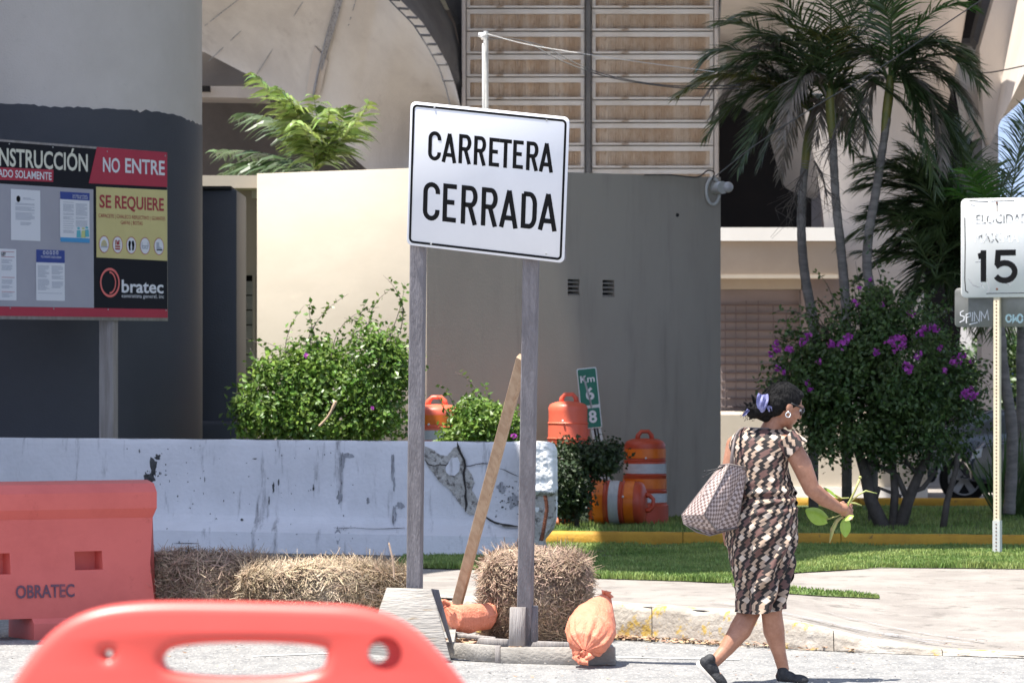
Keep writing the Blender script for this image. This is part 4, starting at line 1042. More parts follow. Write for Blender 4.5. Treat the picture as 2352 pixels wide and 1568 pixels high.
# logo ring
def pring(cx, cy, rx, ry, w, m, name, a0=0, a1=360, h=.0075):
    lc = inv(pb, cx, cy); lx = inv(pb, cx+rx, cy)[0]-lc[0]; ly = inv(pb, cx, cy+ry)[1]-lc[1]
    q = MB(); pb.stroke(q, arc(lc[0], lc[1], lx, ly, a0, a1, 36), w, h); return q.build(name, m, ib)
pring(251,649,21,31,.022,'print_pink','print_logo_ring'); pring(250,649,14,24,.016,'print_pink','print_logo_ring',-90,90)
for k, x in enumerate((237.5,268.5,300,331.5,363.5)):
    y = 561+k*1.3; lc = inv(pb, x, y); r = (inv(pb, x, y+19)[1]-lc[1])
    q = MB(); pb.poly(q, arc(lc[0], lc[1], r, r, 0, 345, 23), .0075); q.build('print_icon_disc', 'print_white', ib)
    q = MB(); pb.stroke(q, arc(lc[0], lc[1], r, r, 0, 360, 24), .006, .0085); q.build('print_icon_ring', 'board_red', ib)
    q = MB(); s = r
    def lp(pts): return [(lc[0]+a*s, lc[1]+b*s) for a, b in pts]
    if k == 0:
        pb.poly(q, lp([(-.62,.28),(-.6,-.05),(-.35,-.42),(0,-.55),(.35,-.42),(.6,-.05),(.62,.28)]), .009); q.build('print_icon', 'board_yellow', ib); q = MB()
        pb.stroke(q, lp([(-.7,.32),(.7,.32)]), .012, .0105); [pb.stroke(q, lp([(a,-.45+abs(a)*.5),(a,.25)]), .006, .0105) for a in (-.4,-.15,.15,.4)]; q.build('print_icon', 'print_grey', ib)
    if k == 1:
        pb.poly(q, lp([(-.5,-.55),(-.2,-.6),(0,-.3),(.2,-.6),(.5,-.55),(.5,.6),(-.5,.6)]), .009); q.build('print_icon', 'print_red', ib); q = MB()
        [pb.stroke(q, lp([(-.5,b),(.5,b)]), .008, .0105) for b in (.05,.35)]; [pb.stroke(q, lp([(a,-.5),(a,0)]), .008, .0105) for a in (-.35,.35)]; q.build('print_icon', 'print_paleyellow', ib)
    if k == 2:
        for sx in (-1, 1): pb.poly(q, lp([(sx*.08,-.3),(sx*.15,-.55),(sx*.5,-.55),(sx*.62,-.1),(sx*.45,.6),(sx*.15,.6),(sx*.2,.2)]), .009+.0005*sx)
        q.build('print_icon', 'ink', ib)
    if k == 3:
        pb.stroke(q, lp([(-.6,-.45),(-.65,0),(-.5,.3),(-.15,.3),(0,.1),(.15,.3),(.5,.3),(.65,0),(.6,-.45)]), .010, .009); pb.stroke(q, lp([(-.65,0),(.65,0)]), .010, .0095); q.build('print_icon', 'print_grey', ib)
    if k == 4:
        pb.poly(q, lp([(-.55,-.5),(0,-.5),(.05,.0),(.6,.2),(.65,.42),(-.5,.42)]), .009); q.build('print_icon', 'print_grey', ib)
        q = MB(); pb.stroke(q, lp([(-.5,.42),(.68,.42)]), .01, .0105); q.build('print_icon', 'ink', ib)
# posted notices
def notice(label, x0, y0, x1, y1, cols, head=None, foot=None, extra=None):
    a = inv(pb, x0, y0); b = inv(pb, x1, y1)
    sh_ = pb.rect(MB(), a[0], a[1], b[0], b[1], .009, .002).build('notice_sheet', 'print_white', ib); sh_['label'] = label
    w, h = b[0]-a[0], b[1]-a[1]
    if head: pb.rect(MB(), a[0], a[1], b[0], a[1]+h*head[0], .0105, .001).build('notice_header', head[1], sh_)
    if foot: pb.rect(MB(), a[0], b[1]-h*foot[0], b[0], b[1], .0105, .001).build('notice_footer', foot[1], sh_)
    q = MB(); r = random.Random(int(x0*7+y0))
    for (cx0, cx1, cy0, cy1, ln) in cols:
        n = int((cy1-cy0)*h/ln)
        for k in range(n):
            if r.random() < .16: continue
            yy = a[1]+cy0*h+k*ln; xe = cx1-(cx1-cx0)*(r.random()*.4 if r.random() < .35 else 0)
            pb.rect(q, a[0]+cx0*w, yy, a[0]+xe*w, yy+ln*.45, .0105, .001)
    q.build('notice_text', 'print_grey', sh_, kind='stuff')
    return sh_, a, b
notice('plain white letter with a small black seal', 23, 434, 91, 554, [(.15,.8,.27,.62,.010),(.32,.68,.64,.72,.010),(.40,.8,.16,.22,.010)])
lc = inv(pb, 40, 457); q = MB(); pb.poly(q, arc(lc[0],lc[1],.028,.028,0,340,17), .0115); q.build('notice_seal', 'ink', ib)
s1, a, b = notice('white notice with a dark blue header and light blue figures', 136, 440, 204, 558, [(.1,.46,.2,.85,.010),(.53,.92,.2,.7,.010)], (.15,'print_blue'), (.09,'print_cyan'))
w, h = b[0]-a[0], b[1]-a[1]
for (cx, cy, m) in ((.62,.80,'print_teal'),(.78,.80,'print_lime'),(.90,.78,'print_teal')):
    q = MB(); c = (a[0]+w*cx, a[1]+h*cy); pb.poly(q, arc(c[0], c[1]-h*.085, w*.05, h*.022, 0, 330, 11), .0115); pb.poly(q, [(c[0]-w*.07,c[1]+h*.10),(c[0]-w*.06,c[1]-h*.04),(c[0]+w*.06,c[1]-h*.05),(c[0]+w*.08,c[1]+h*.10)], .0120); q.build('notice_figure', m, s1)
def ntext(par, txt, x0, yb, x1, yt, m, bold=.0):
    aa = inv(pb, x0, yb); bb = inv(pb, x1, yb); t = inv(pb, x0, yt); o = pb.text('notice_lettering', txt, aa[0], aa[1], aa[1]-t[1], bb[0]-aa[0], m, .0125, ib, bold); o.parent = par; o.location = (0,0,0); return o
ntext(s1, "Job Safety and Health", 164, 450.5, 198, 446, 'print_white'); ntext(s1, "IT'S THE LAW!", 164, 456, 199, 452, 'print_white')
s2, a, b = notice('white notice with a dark blue header and a row of round seals', 81, 573, 147, 691, [(.05,.45,.31,.83,.010),(.54,.94,.31,.76,.010),(.06,.9,.85,.89,.008)], (.25,'print_blue'))
for k in range(5):
    c = inv(pb, 99+7.5*k, 580.5); q = MB(); pb.stroke(q, arc(c[0],c[1],.014,.014,0,360,12), .006, .0120); q.build('notice_seal', 'print_white', s2)
ntext(s2, 'YOUR RIGHTS UNDER USERRA', 91, 592, 138, 587, 'print_white')
s3, a, b = notice('white notice headed LEY in thin red and grey type', -60, 569, 36, 690, [(.64,.90,.18,.44,.010),(.64,.90,.60,.78,.010),(.64,.90,.86,.96,.010)])
ntext(s3, 'LEY', 1, 587, 11, 579, 'ink', .03)
q = MB(); [pb.rect(q, a[0]+.64*(b[0]-a[0]), a[1]+t*(b[1]-a[1]), a[0]+.95*(b[0]-a[0]), a[1]+(t+.008)*(b[1]-a[1]), .0115, .001) for t in (.05,.15,.55,.83)]; q.build('notice_rule', 'board_red', s3, kind='stuff')
for px in (20,120,245,378):
    c = inv(pb, px, 346+px*.02); q = MB(); cc = pb.p(c[0], .035, .004); q.tube([cc, cc+pb.N*.006], .007, 8); q.build('screw', 'steel', ib)
    cc = pb.p(c[0], loc(0,704)[1]+.01, .004); q = MB(); q.tube([cc, cc+pb.N*.006], .007, 8); q.build('screw', 'steel', ib)
# posts
for s_, m in ((inv(pb,272,720)[0],'wood_sunlit'), (inv(pb,272,720)[0]-2.3,'wood_sunlit')):
    top = pb.p(s_, .1, -.10); q = MB(); q.beam((top.x, top.y, 0), (top.x, top.y, top.z), .135, .135, Vector((-.25,-.97,0)), .006); q.build('post', m, ib, smooth='auto')

# ------------------------------------------------------------------ speed limit sign
D = 32.8; yw = math.radians(24)
uu = Vector((math.cos(yw), -math.sin(yw), 0)); c0 = P(2288, 455, D)
def lp15(px, py):
    k = (px-CX)/F; s = (k*c0.y-c0.x)/(uu.x-k*uu.y); return s
t15 = thing('speed_limit_sign', 'worn white VELOCIDAD MAXIMA 15 sign on a perforated cream steel post', 'sign', (c0.x, c0.y, zg(c0.x, c0.y)))
p15 = Panel(c0, uu, Vector((0,0,-1)))
xl = inv(p15, 2207, 560)[0]; yb_ = inv(p15, 2288, 683)[1]
bevel(p15.poly(MB(), p15.rrect_pts(xl,0,-xl,yb_,.045), 0, .004).build('sign_plate', 'sheet_sign15', t15), .001, 1)
q = MB(); p15.stroke(q, [inv(p15,2216,500),inv(p15,2217,560),inv(p15,2216,640),inv(p15,2218,668),inv(p15,2224,672)], .008, .0015); p15.stroke(q, [inv(p15,2226,461),inv(p15,2270,463)], .007, .0015); p15.stroke(q, [inv(p15,2276,462),inv(p15,2330,461)], .006, .0015); p15.stroke(q, [inv(p15,2265,674),inv(p15,2352,673)], .006, .0015); q.build('border_line', 'ink', t15)
def b15(x0,y0,x1,y1):
    a = inv(p15,x0,y0); b = inv(p15,x1,y1); return (a[0],a[1],b[0],b[1])
q = MB(); word(p15, q, '15', [b15(2241,575,2270,647), b15(2280,575,2338,649)], .050, .0015); q.build('numerals', 'ink', t15)
cm('ink_faded', (.02,.02,.02), (.80,.80,.79), 9, .5, lo=.45, hi=.52)
a = inv(p15, 2226, 514); b = inv(p15, 2362, 490); p15.text('lettering', 'VELOCIDAD', a[0], a[1], a[1]-b[1], b[0]-a[0], 'ink_faded', .0015, t15, -.004)
a = inv(p15, 2239, 558); b = inv(p15, 2340, 533); p15.text('lettering', 'MAXIMA', a[0], a[1], a[1]-b[1], b[0]-a[0], 'ink_faded', .0015, t15, -.002)
q = MB()
for pts in ([(2224,640),(2235,655),(2250,660)],[(2250,650),(2262,663)],[(2268,640),(2272,660),(2268,672)],[(2300,645),(2318,655),(2330,640)],[(2240,602),(2262,600)],[(2230,470),(2240,473)]): p15.stroke(q, [inv(p15,*p) for p in pts], .006, .0012)
q.build('scuff_mark', 'stain_soft', t15)
for py in (466, 664):
    c = inv(p15, 2290, py); cc = p15.p(c[0], c[1], 0); q = MB(); q.tube([cc, cc+p15.N*.006], .009, 8); q.build('rusty_bolt', 'rust', t15)
c = inv(p15, 2290, 480); q = MB(); p15.stroke(q, [inv(p15,2290,468),inv(p15,2290.5,486)], .012, .0012); q.build('rust_streak', 'kerb_worn', t15)
pw_ = .055; zt = c0.z-.02
base = c0-p15.N*.035
def pside(lo, hi, m, w=1.0):
    q = MB(); q.beam((base.x,base.y,lo), (base.x,base.y,hi), pw_*w, pw_*w, p15.N, .003); return q.build('post', m, t15, smooth='auto')
zs = Z(1195, D)
po1 = pside(zs-.1, zt, 'post_cream'); po2 = pside(zg(c0.x,c0.y)-.05, zs, 'galv', 1.22); po2['label'] = 'grey base sleeve of the post'; po2.name = 'post_sleeve'
hole = MB(); c = base+p15.N*(pw_/2+.0008); hole.tube([c, c+p15.N*.001], .0058, 8); 
hz0 = zs+.03; k = 0
h0 = None
while hz0+.0254*1.2*k < Z(690, D):
    if h0 is None:
        q = MB(); cc = Vector((0,0,0)); q.tube([cc, cc+p15.N*.002], .0065, 8); h0 = q.build('punched_hole', 'rust', None); ho_ = h0
    else: ho_ = h0.copy(); COL.objects.link(ho_)
    ho_.parent = t15; w0 = base+p15.N*(pw_/2); ho_.location = Vector((w0.x, w0.y, hz0+.0254*1.2*k))-t15.location; k += 1
for j in range(9):
    ho_ = h0.copy(); COL.objects.link(ho_); ho_.parent = t15; w0 = base+p15.N*(pw_*1.22/2+.001); ho_.location = Vector((w0.x,w0.y,zs-.03-.031*j))-t15.location
# plaque behind it
tp = thing('sign_plaque', 'grey graffitied back of a wide sign fixed behind the speed limit sign', 'sign', (c0.x, c0.y+.1, Z(705,D)))
pq = Panel(c0-p15.N*.075, p15.U, p15.V)
xl2 = inv(pq, 2193, 700)[0]; y0 = inv(pq,2250,661)[1]; y1 = inv(pq,2250,751)[1]
bevel(pq.poly(MB(), pq.rrect_pts(xl2,y0,-xl2+.02,y1,.035), 0, .004).build('plate', 'sign_back', tp), .001, 1)
q = MB()
for pts in ([(2214,713),(2206,717),(2206,724),(2215,727),(2214,735),(2204,740)],[(2220,742),(2219,722),(2229,718),(2229,726),(2221,729)],[(2234,717),(2233,738)],[(2238,738),(2238,716),(2249,738),(2251,714)],[(2254,738),(2254,716),(2262,730),(2268,712),(2271,735)],[(2227,745),(2246,740)]): pq.stroke(q, [inv(pq,*p) for p in pts], .008, .0015)
q.build('graffiti', 'print_white', tp)
q = MB()
for pts in (arc(2317,731,6,8,0,350,12),[(2328,722),(2327,738),(2333,730),(2336,738)],arc(2343,731,6,9,0,350,12)): pq.stroke(q, [inv(pq,*p) for p in pts], .016, .0015)
cm('graf_cyan', (.50,.68,.70), rough=.5); q.build('graffiti', 'graf_cyan', tp)
# second sign behind at its lower right, only a corner visible
# ------------------------------------------------------------------ kilometre marker
D = 40.9
kt = thing('kilometre_marker', 'tilted green Km 6 8 marker with white border, leaning against the grey wall', 'sign', (X(1375,D),D,.1))
def mk(x, y): return (1245+x*.285, 798+y*.285)
A = P(*mk(277,172), D); B = P(*mk(437,156), D); Cc = P(*mk(392,650), D); pk = panel_from(A, B, Cc); wk = (B-A).length; hk = (Cc-A).length*.995
pk.U = (B-A).normalized(); 
bevel(pk.poly(MB(), pk.rrect_pts(0,0,wk,hk,.02), 0, .004).build('plate', 'sheet_white', kt), .001, 1)
pk.poly(MB(), pk.rrect_pts(.010,.010,wk-.010,hk*.615,.014), .0025, .0015).build('green_field', 'green_sign', kt); pk.poly(MB(), pk.rrect_pts(.010,hk*.665,wk-.010,hk-.010,.014), .0025, .0015).build('green_field', 'green_sign', kt)
pk.text('lettering', 'Km', wk*.14, hk*.235, hk*.115, wk*.72, 'print_white', .0045, kt, .02)
pk.text('lettering', '6', wk*.34, hk*.52, hk*.20, wk*.42, 'print_white', .0045, kt, .03); pk.text('lettering', '8', wk*.38, hk*.90, hk*.20, wk*.40, 'print_white', .0045, kt, .03)
q = MB(); pk.stroke(q, [(wk*.30,hk*.13),(wk*.38,hk*.25),(wk*.44,hk*.38),(wk*.52,hk*.52),(wk*.56,hk*.66)], .02, .0055); q.build('paint_scratch', 'stain_soft', kt)
q = MB(); a = P(1366,970,D+.03); b = P(*mk(480,900), D+.03); b2 = a+(b-a)*2.0; b2.z = max(.05, b2.z)
q.beam(a, b2, .012, .05, Vector((1,0,0))); q.beam(a+Vector((.03,0,0)), b2+Vector((.03,0,0)), .012, .05, Vector((1,0,0))); q.beam(a-Vector((.03,0,0)), b2-Vector((.03,0,0)), .012, .05, Vector((1,0,0))); q.build('post', 'galv', kt)

# ------------------------------------------------------------------ traffic drums
def make_drum(label, banded=True, m='drum'):
    t = thing('traffic_drum', label, 'traffic drum', (0,0,0), 'orange traffic drums behind the barrier')
    R = .235
    pr = [(R+.02,0),(R+.02,.19),(R+.012,.20),(R+.004,.205),(R+.002,.335),(R+.008,.345),(R-.002,.355),(R-.004,.50),(R+.004,.512),(R-.008,.52),(R-.010,.665),(R-.002,.675),(R-.014,.685),(R-.014,.80),(R-.012,.84),(R-.03,.875),(R-.06,.890),(R*.55,.905),(.0,.912)] 
    q = MB(); q.lathe(pr, 48); q.build('drum_body', m, t, smooth='auto', local=True)
    if banded:
        for z0, z1, mm in ((.225,.322,'band_white'),(.372,.478,'band_orange'),(.535,.640,'band_white'),(.70,.80,'band_orange')):
            rr = float(np.interp((z0+z1)/2, [.2,.8], [R+.004, R-.012]))+.004
            q = MB(); n = 48; a = [(rr*math.cos(2*math.pi*k/n), rr*math.sin(2*math.pi*k/n), z0) for k in range(n)]
            q.add(a+[(x,y,z1) for x,y,z in a], [(k,(k+1)%n,n+(k+1)%n,n+k) for k in range(n)]); q.build('reflective_band', mm, t, smooth=True, local=True)
    q = MB(); q.tube([(-.085,0,.88),(-.075,0,.945),(-.04,0,.985),(.04,0,.985),(.075,0,.945),(.085,0,.88)], [.03,.026,.022,.022,.026,.03], 10); q.build('handle', m, t, smooth=True, local=True)
    q = MB(); q.ball((-.07,-R-.0,.70), .012, 8, 6); q.build('rivet', 'white_paint', t, smooth=True, local=True)
    return t
dr = make_drum('upright orange and white banded traffic drum standing against the shaded grey wall', m='drum_old'); dr.location = (X(1481,41.0),41.0,.10); dr.rotation_euler = (0,0,.3)
d4 = copy_tree(dr); d4['label'] = 'banded traffic drum lying on its side beside the dark shrub'; d4.location = (X(1474,39.9)-.84,40.25,.345); d4.rotation_euler = (0,math.radians(90),math.radians(-11))
d2_ = make_drum('plain orange traffic drum with a looped handle, in front of the leaning kilometre marker', False); d2_.location = (X(1307,41.0),41.0,.50)
d2b = copy_tree(d2_); d2b['label'] = 'orange traffic drum nested beneath the plain one, mostly behind the dark shrub'; d2b.location = (X(1307,41.0),41.0,.10); d2b.scale = (.97,.97,.55)
d1 = make_drum('bright orange and white drum between the left sign post and the small green bush', True); d1.location = (X(1003,40.2),40.2,.47); d1.scale = (1.12,1.12,1.0)
# ------------------------------------------------------------------ straw bales
def bale(label, px0, px1, py0, py1, D, depth, m, seed, yaw=0.0, n=9000, zb=0.0):
    r = np.random.default_rng(seed); x0, x1 = X(px0,D), X(px1,D); w = (x1-x0)/2; cx = (x0+x1)/2; h = Z(py0,D)-zb
    t = thing('straw_bale', label, 'straw bale', (cx, D+depth/2, zb), 'straw bales along the kerb')
    cy = D+depth/2
    def surf(u, v, ww, hh):   # block with rounded corners, even coverage
        a = (u % 1)*4; k0 = int(a); f_ = (a-k0)*2-1
        sx, sy = ((1,f_),(-f_,1),(-1,-f_),(f_,-1))[k0 % 4]
        nn = (abs(sx)**3.6+abs(sy)**3.6)**(1/3.6); sx /= nn; sy /= nn
        if v < .78: zz = hh*.84*v/.78; rr = .96+.04*math.sin(v*3)
        else:
            t_ = (v-.78)/.22; zz = hh*(.84+.16*math.sin(t_*math.pi/2)**.8); rr = max(0, 1-t_**2.0)
        k = 1+.10*noise.noise((sx*1.6+seed, sy*1.6, v*4))+.04*noise.noise((sx*5+seed, sy*5, v*9))
        zz *= 1+.13*noise.noise((sx*2.2, sy*2, seed))
        return (cx+ww*sx*k*rr, cy+depth/2*sy*k*rr, zb+zz)
    q = MB(); q.grid(lambda u, v: surf(u, v, w*.94, h*.95), 48, 20); q.build('straw_core', 'straw_core', t, smooth=True)
    vs = []; fs = []
    for _ in range(n):
        u, v = r.random(), r.uniform(.02,.98)
        if r.random() < .5: u = r.uniform(.70, 1.05) if r.random() < .8 else u
        p = np.array(surf(u, v, w, h)); nrm = p-np.array((cx,cy,zb+h/2)); nrm /= np.linalg.norm(nrm)+1e-6
        d = r.normal(size=3); d -= nrm*np.dot(d, nrm)*r.uniform(.65,1.0); d[2] *= .8; d /= np.linalg.norm(d)+1e-6
        L = r.uniform(.05,.19)*(1.5 if r.random() < .08 else 1); wd = r.uniform(.0016,.0034)
        s = np.cross(d, nrm); s /= np.linalg.norm(s)+1e-6; bend = nrm*r.normal(0,.012)
        a = p-d*L*.5+nrm*r.uniform(-.01,.012); b = p+bend; c = p+d*L*.5+nrm*r.uniform(-.01,.03)
        if c[2] < zb+.004 or a[2] < zb+.004: continue
        i = len(vs); vs += [a-s*wd, a+s*wd, b+s*wd, b-s*wd, c+s*wd*.5, c-s*wd*.5]; fs += [(i,i+1,i+2,i+3),(i+3,i+2,i+4,i+5)]
    for _ in range(n//70):    # stray stalks sticking up
        u = r.random(); p = np.array(surf(u, r.uniform(.75,.95), w, h)); d = np.array((r.normal(0,.9), r.normal(0,.6), 1.0)); d /= np.linalg.norm(d); L = r.uniform(.04,.12); wd = .0018
        s = np.cross(d, (0,1,0)); s /= np.linalg.norm(s); c = p+d*L
        i = len(vs); vs += [p-s*wd, p+s*wd, c+s*wd*.5, c-s*wd*.5]; fs.append((i,i+1,i+2,i+3))
    q = MB(); q.v = [tuple(map(float, v)) for v in vs]; q.f = fs; q.mi = [0]*len(fs); q.build('straw', m, t, kind='stuff')
    return t
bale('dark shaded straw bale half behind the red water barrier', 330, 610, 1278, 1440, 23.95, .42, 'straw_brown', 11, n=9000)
bale('long pale sunlit straw bale left of the sign stand', 545, 935, 1296, 1440, 23.75, .42, 'straw', 12, n=17000)
bale('tall upright straw bale behind the right sign post', 1110, 1352, 1274, 1480, 23.1, .45, 'straw_brown', 13, n=17000)
q = MB(); q.tube(curve_pts([(905,1325),(903,1290),(897,1262),(893,1245)], 23.7, 23.7, 3), [.006]*9+[.002], 5); o = q.build('dry_stalk', 'straw'); tag(o, 'single long dry stalk sticking up from the sunlit straw bale', 'stalk')

# ------------------------------------------------------------------ sandbags
def sandbag(label, pts, rad, flat, pleats, seed, tails=()):
    t = thing('sandbag', label, 'sandbag', (Vector(pts[0])+Vector(pts[-1]))/2, 'orange sandbags around the sign stand')
    pts = [Vector(p) for p in pts]; m = len(pts)-1; ax = (pts[-1]-pts[0]).normalized(); side = ax.cross(Vector((0,-1,.15))).normalized(); up = side.cross(ax).normalized()
    def f(u, v):
        k = v*m; i = min(int(k), m-1); tt = k-i; c = pts[i]*(1-tt)+pts[i+1]*tt; rr = float(np.interp(v, np.linspace(0,1,len(rad)), rad))
        a = 2*math.pi*u; w = max(0, 1-abs(v)/.42)**1.3*pleats; w2 = max(0, 1-abs(1-v)/.25)*pleats*.9
        k2 = 1+w*(.10*math.sin(a*11+seed)+.07*math.sin(a*17+2*seed+v*5))+w2*(.10*math.sin(a*9+seed))+.07*noise.noise((math.cos(a)*1.6,math.sin(a)*1.6,v*4+seed))+.025*noise.noise((math.cos(a)*6,math.sin(a)*6,v*14+seed))
        k2 += .03*math.sin(v*30+3*math.sin(a+seed))*max(0, 1-abs(v-.5)*2)
        q = c+(side*math.cos(a)+up*math.sin(a)*flat)*rr*k2
        return (q.x, q.y, max(q.z, .004))
    q = MB(); q.grid(f, 110, 60); q.build('bag_body', 'sandbag', t, smooth=True)
    for base, dirs in tails:
        q = MB()
        for k, d in enumerate(dirs):
            d = Vector(d); base = Vector(base); s = d.cross(Vector((0,1,0))).normalized(); L = d.length
            n = 6; vs = []
            for i in range(n+1):
                c = base+d*(i/n)+Vector((0,-.012*math.sin(i*1.5+k),0)); w = .010+.020*i/n
                for j in range(5): vs.append(c+s*(w*(j/4-.5)*2)+Vector((0,-.008*((j+k) % 2)-.0005*k,0)))
            q.add(vs, [(i*5+j,i*5+j+1,(i+1)*5+j+1,(i+1)*5+j) for i in range(n) for j in range(4)])
        q.build('tied_neck', 'sandbag', t, smooth=True)
    return t
A = P(1343,1494,21.06); sandbag('plump orange sandbag with a gathered knot leaning on the front base board', [A, P(1347,1480,21.10), P(1352,1460,21.18), P(1358,1440,21.27), P(1366,1420,21.36), P(1376,1398,21.45), P(1386,1382,21.5), P(1391,1372,21.52)],
    [.012,.098,.134,.140,.118,.086,.052,.032], .80, 1.0, 2.0, [(A, [(-.05,-.02,-.055),(-.01,-.03,-.075),(.03,-.02,-.05),(-.07,-.01,-.01)]), (P(1389,1376,21.5), [(.01,0,.05),(.03,0,.035)])])
sandbag('flat orange sandbag lying behind the brace in the gutter', [P(1020,1392,22.9), P(1030,1408,22.9), P(1046,1418,22.9), P(1062,1420,22.95), P(1082,1420,23.0), P(1105,1416,23.05), P(1125,1414,23.1), P(1140,1412,23.15)], [.015,.055,.075,.085,.09,.085,.08,.03], .8, .8, 5.0, [(P(1023,1396,22.85), [(-.03,0,.04),(.02,0,.045)])])
q = MB(); q.ball((X(1300,40.4),40.3,.14), (.12,.10,.06)); t = q.build('sandbag', 'sandbag', smooth=True); tag(t, 'small bright orange bag glimpsed under the dark shrub', 'sandbag')

# ------------------------------------------------------------------ dry leaves and grit
def litter(name, label, m, n, reg, s0, s1, seed):
    r = np.random.default_rng(seed); vs = []; fs = []
    for _ in range(n):
        x, D = reg(r); z = zg(x, D)+.004+r.random()*.02; s = r.uniform(s0, s1); a = r.uniform(0, 6.28); ca, sa = math.cos(a), math.sin(a)
        tz = [r.uniform(0, s*.7) for _ in range(4)]; i = len(vs)
        vs += [(x-ca*s,D-sa*s,z+tz[0]),(x+sa*s*.45,D-ca*s*.45,z+tz[1]),(x+ca*s,D+sa*s,z+tz[2]),(x-sa*s*.45,D+ca*s*.45,z+tz[3])]; fs += [(i,i+1,i+2),(i,i+2,i+3)]
    q = MB(); q.v = vs; q.f = fs; q.mi = [0]*len(fs); return tag(q.build(name, m, kind='stuff'), label, 'litter')
litter('dry_leaves', 'brown dry leaves gathered between the sign stand and the upright bale', 'dry_leaf', 420, lambda r: (r.uniform(-.40,.06), r.uniform(22.1,23.3)), .015, .04, 21)
def reg_g(r): x = abs(r.normal(0,.6))+.5; return min(x,2.0), kerbD(min(x,2.0))[0]-.02-abs(r.normal(0,.10))
litter('dry_leaves', 'brown dry leaves collected along the foot of the kerb', 'dry_leaf', 330, reg_g, .01, .03, 22)
litter('road_grit', 'grit and small stones scattered over the asphalt', 'asphalt', 1500, lambda r: (r.uniform(-3,3), r.uniform(19.2,22.8)), .004, .011, 23)
litter('road_debris', 'small dry twigs and leaf scraps on the asphalt', 'dry_leaf', 160, lambda r: (r.uniform(-2.5,3), r.uniform(19.5,23)), .006, .018, 24)

# ------------------------------------------------------------------ parked cars
def car(label, xn, D, dirx, hood, roof, seed, glass=True):
    # side view along x, nose at xn, body runs away from dirx
    t = thing('parked_car', label, 'car', (xn-dirx*2.2, D, .05))
    def q_(a, z): return (xn-dirx*a, D, .05+z)
    side = [(0.02,.32),(0,.55),(.06,.68),(.20,hood-.05),(.6,hood),(1.15,hood+.05),(1.75,roof-.03),(2.3,roof),(3.2,roof-.03),(3.9,hood+.12),(4.35,hood+.08),(4.45,.60),(4.4,.30),(3.95,.25)]
    side += [(3.55+.36*math.cos(a)+.0,.33+.36*math.sin(a)) for a in np.linspace(0,math.pi,9)] + [(1.25,.24)] + [(.88+.36*math.cos(a),.33+.36*math.sin(a)) for a in np.linspace(0,math.pi,9)] + [(.4,.25)]
    q = MB(); q.prism([q_(*p) for p in side], (0,1.75,0)); o = q.build('body', 'carpaint', t, fix=True)
    bm = bmesh.new(); bm.from_mesh(o.data); bmesh.ops.triangulate(bm, faces=[f for f in bm.faces if len(f.verts) > 4]); bm.to_mesh(o.data); bm.free()
    md = o.modifiers.new('b','BEVEL'); md.width = .07; md.segments = 4; md.limit_method = 'ANGLE'; md.angle_limit = .9
    gl = [(1.32,hood+.06),(1.82,roof-.10),(2.35,roof-.07),(2.35,hood+.05)]; g2 = [(2.42,hood+.05),(2.42,roof-.07),(3.1,roof-.10),(3.55,hood+.10)]
    for g in (gl, g2): q = MB(); q.prism([Vector(q_(*p))-Vector((0,.012,0)) for p in g], (0,.02,0)); q.build('window', 'carglass', t, fix=True)
    for a in (.88, 3.55):
        c = Vector(q_(a,.30)); q = MB(); n = 32; prof = [(.19,.0),(.28,-.012),(.315,.02),(.32,.10),(.30,.18),(.19,.2)]
        vs = [(c.x+r*math.cos(2*math.pi*k/n), c.y+.02+y, c.z+r*math.sin(2*math.pi*k/n)) for r, y in prof for k in range(n)]
        q.add(vs, [(i*n+k,i*n+(k+1)%n,(i+1)*n+(k+1)%n,(i+1)*n+k) for i in range(len(prof)-1) for k in range(n)]); w = q.build('wheel', 'tyre', t, smooth='auto')
        q = MB(); q.tube([c+Vector((0,.06,0)), c+Vector((0,.07,0))], .2, 24); q.build('wheel_disc', 'black', w)
        q = MB()
        for s in range(5):
            an = 2*math.pi*s/5+.3; d = Vector((math.cos(an),0,math.sin(an))); e2 = Vector((-math.sin(an),0,math.cos(an)))
            q.prism([c+d*.04+e2*.035+Vector((0,.01,0)), c+d*.19+e2*.045+Vector((0,.01,0)), c+d*.19-e2*.045+Vector((0,.01,0)), c+d*.04-e2*.035+Vector((0,.01,0))], (0,.03,0))
        ringp = [c+Vector((.205*math.cos(a_),.02,.205*math.sin(a_))) for a_ in np.linspace(0,2*math.pi,33)]; q.tube(ringp, .014, 6); q.tube([c+Vector((0,-.005,0)), c+Vector((0,.04,0))], .055, 14); q.build('rim', 'rim', w, smooth='auto')
    q = MB(); q.prism([Vector(q_(*p))-Vector((0,.02,0)) for p in [(.04,.60),(.05,.70),(.17,.74),(.15,.62)]], (0,.06,0)); q.build('headlight', 'lamp_glass', t, fix=True)
    q = MB(); q.prism([Vector(q_(*p))-Vector((0,.02,0)) for p in [(3.86,.72),(3.84,.82),(3.96,.84),(4.0,.74)]], (0,.06,0)); q.build('tail_light', 'tail_red', t, fix=True)
    q = MB(); q.box(tuple(np.minimum(q_(1.2,.12), q_(3.3,.12))-np.array((0,-.05,0))), tuple(np.maximum(q_(1.2,.26), q_(3.3,.26))+np.array((0,.5,0)))); q.build('sill', 'black', t)
    return t
c1_ = car('dark blue parked car with a red tail light showing beside the bush', X(2062,50)+4.45, 50.2, 1, .82, 1.24, 1)
c2_ = car('black parked car with its headlight beside the sign post', X(2226,48.6), 48.6, -1, .86, 1.35, 2)
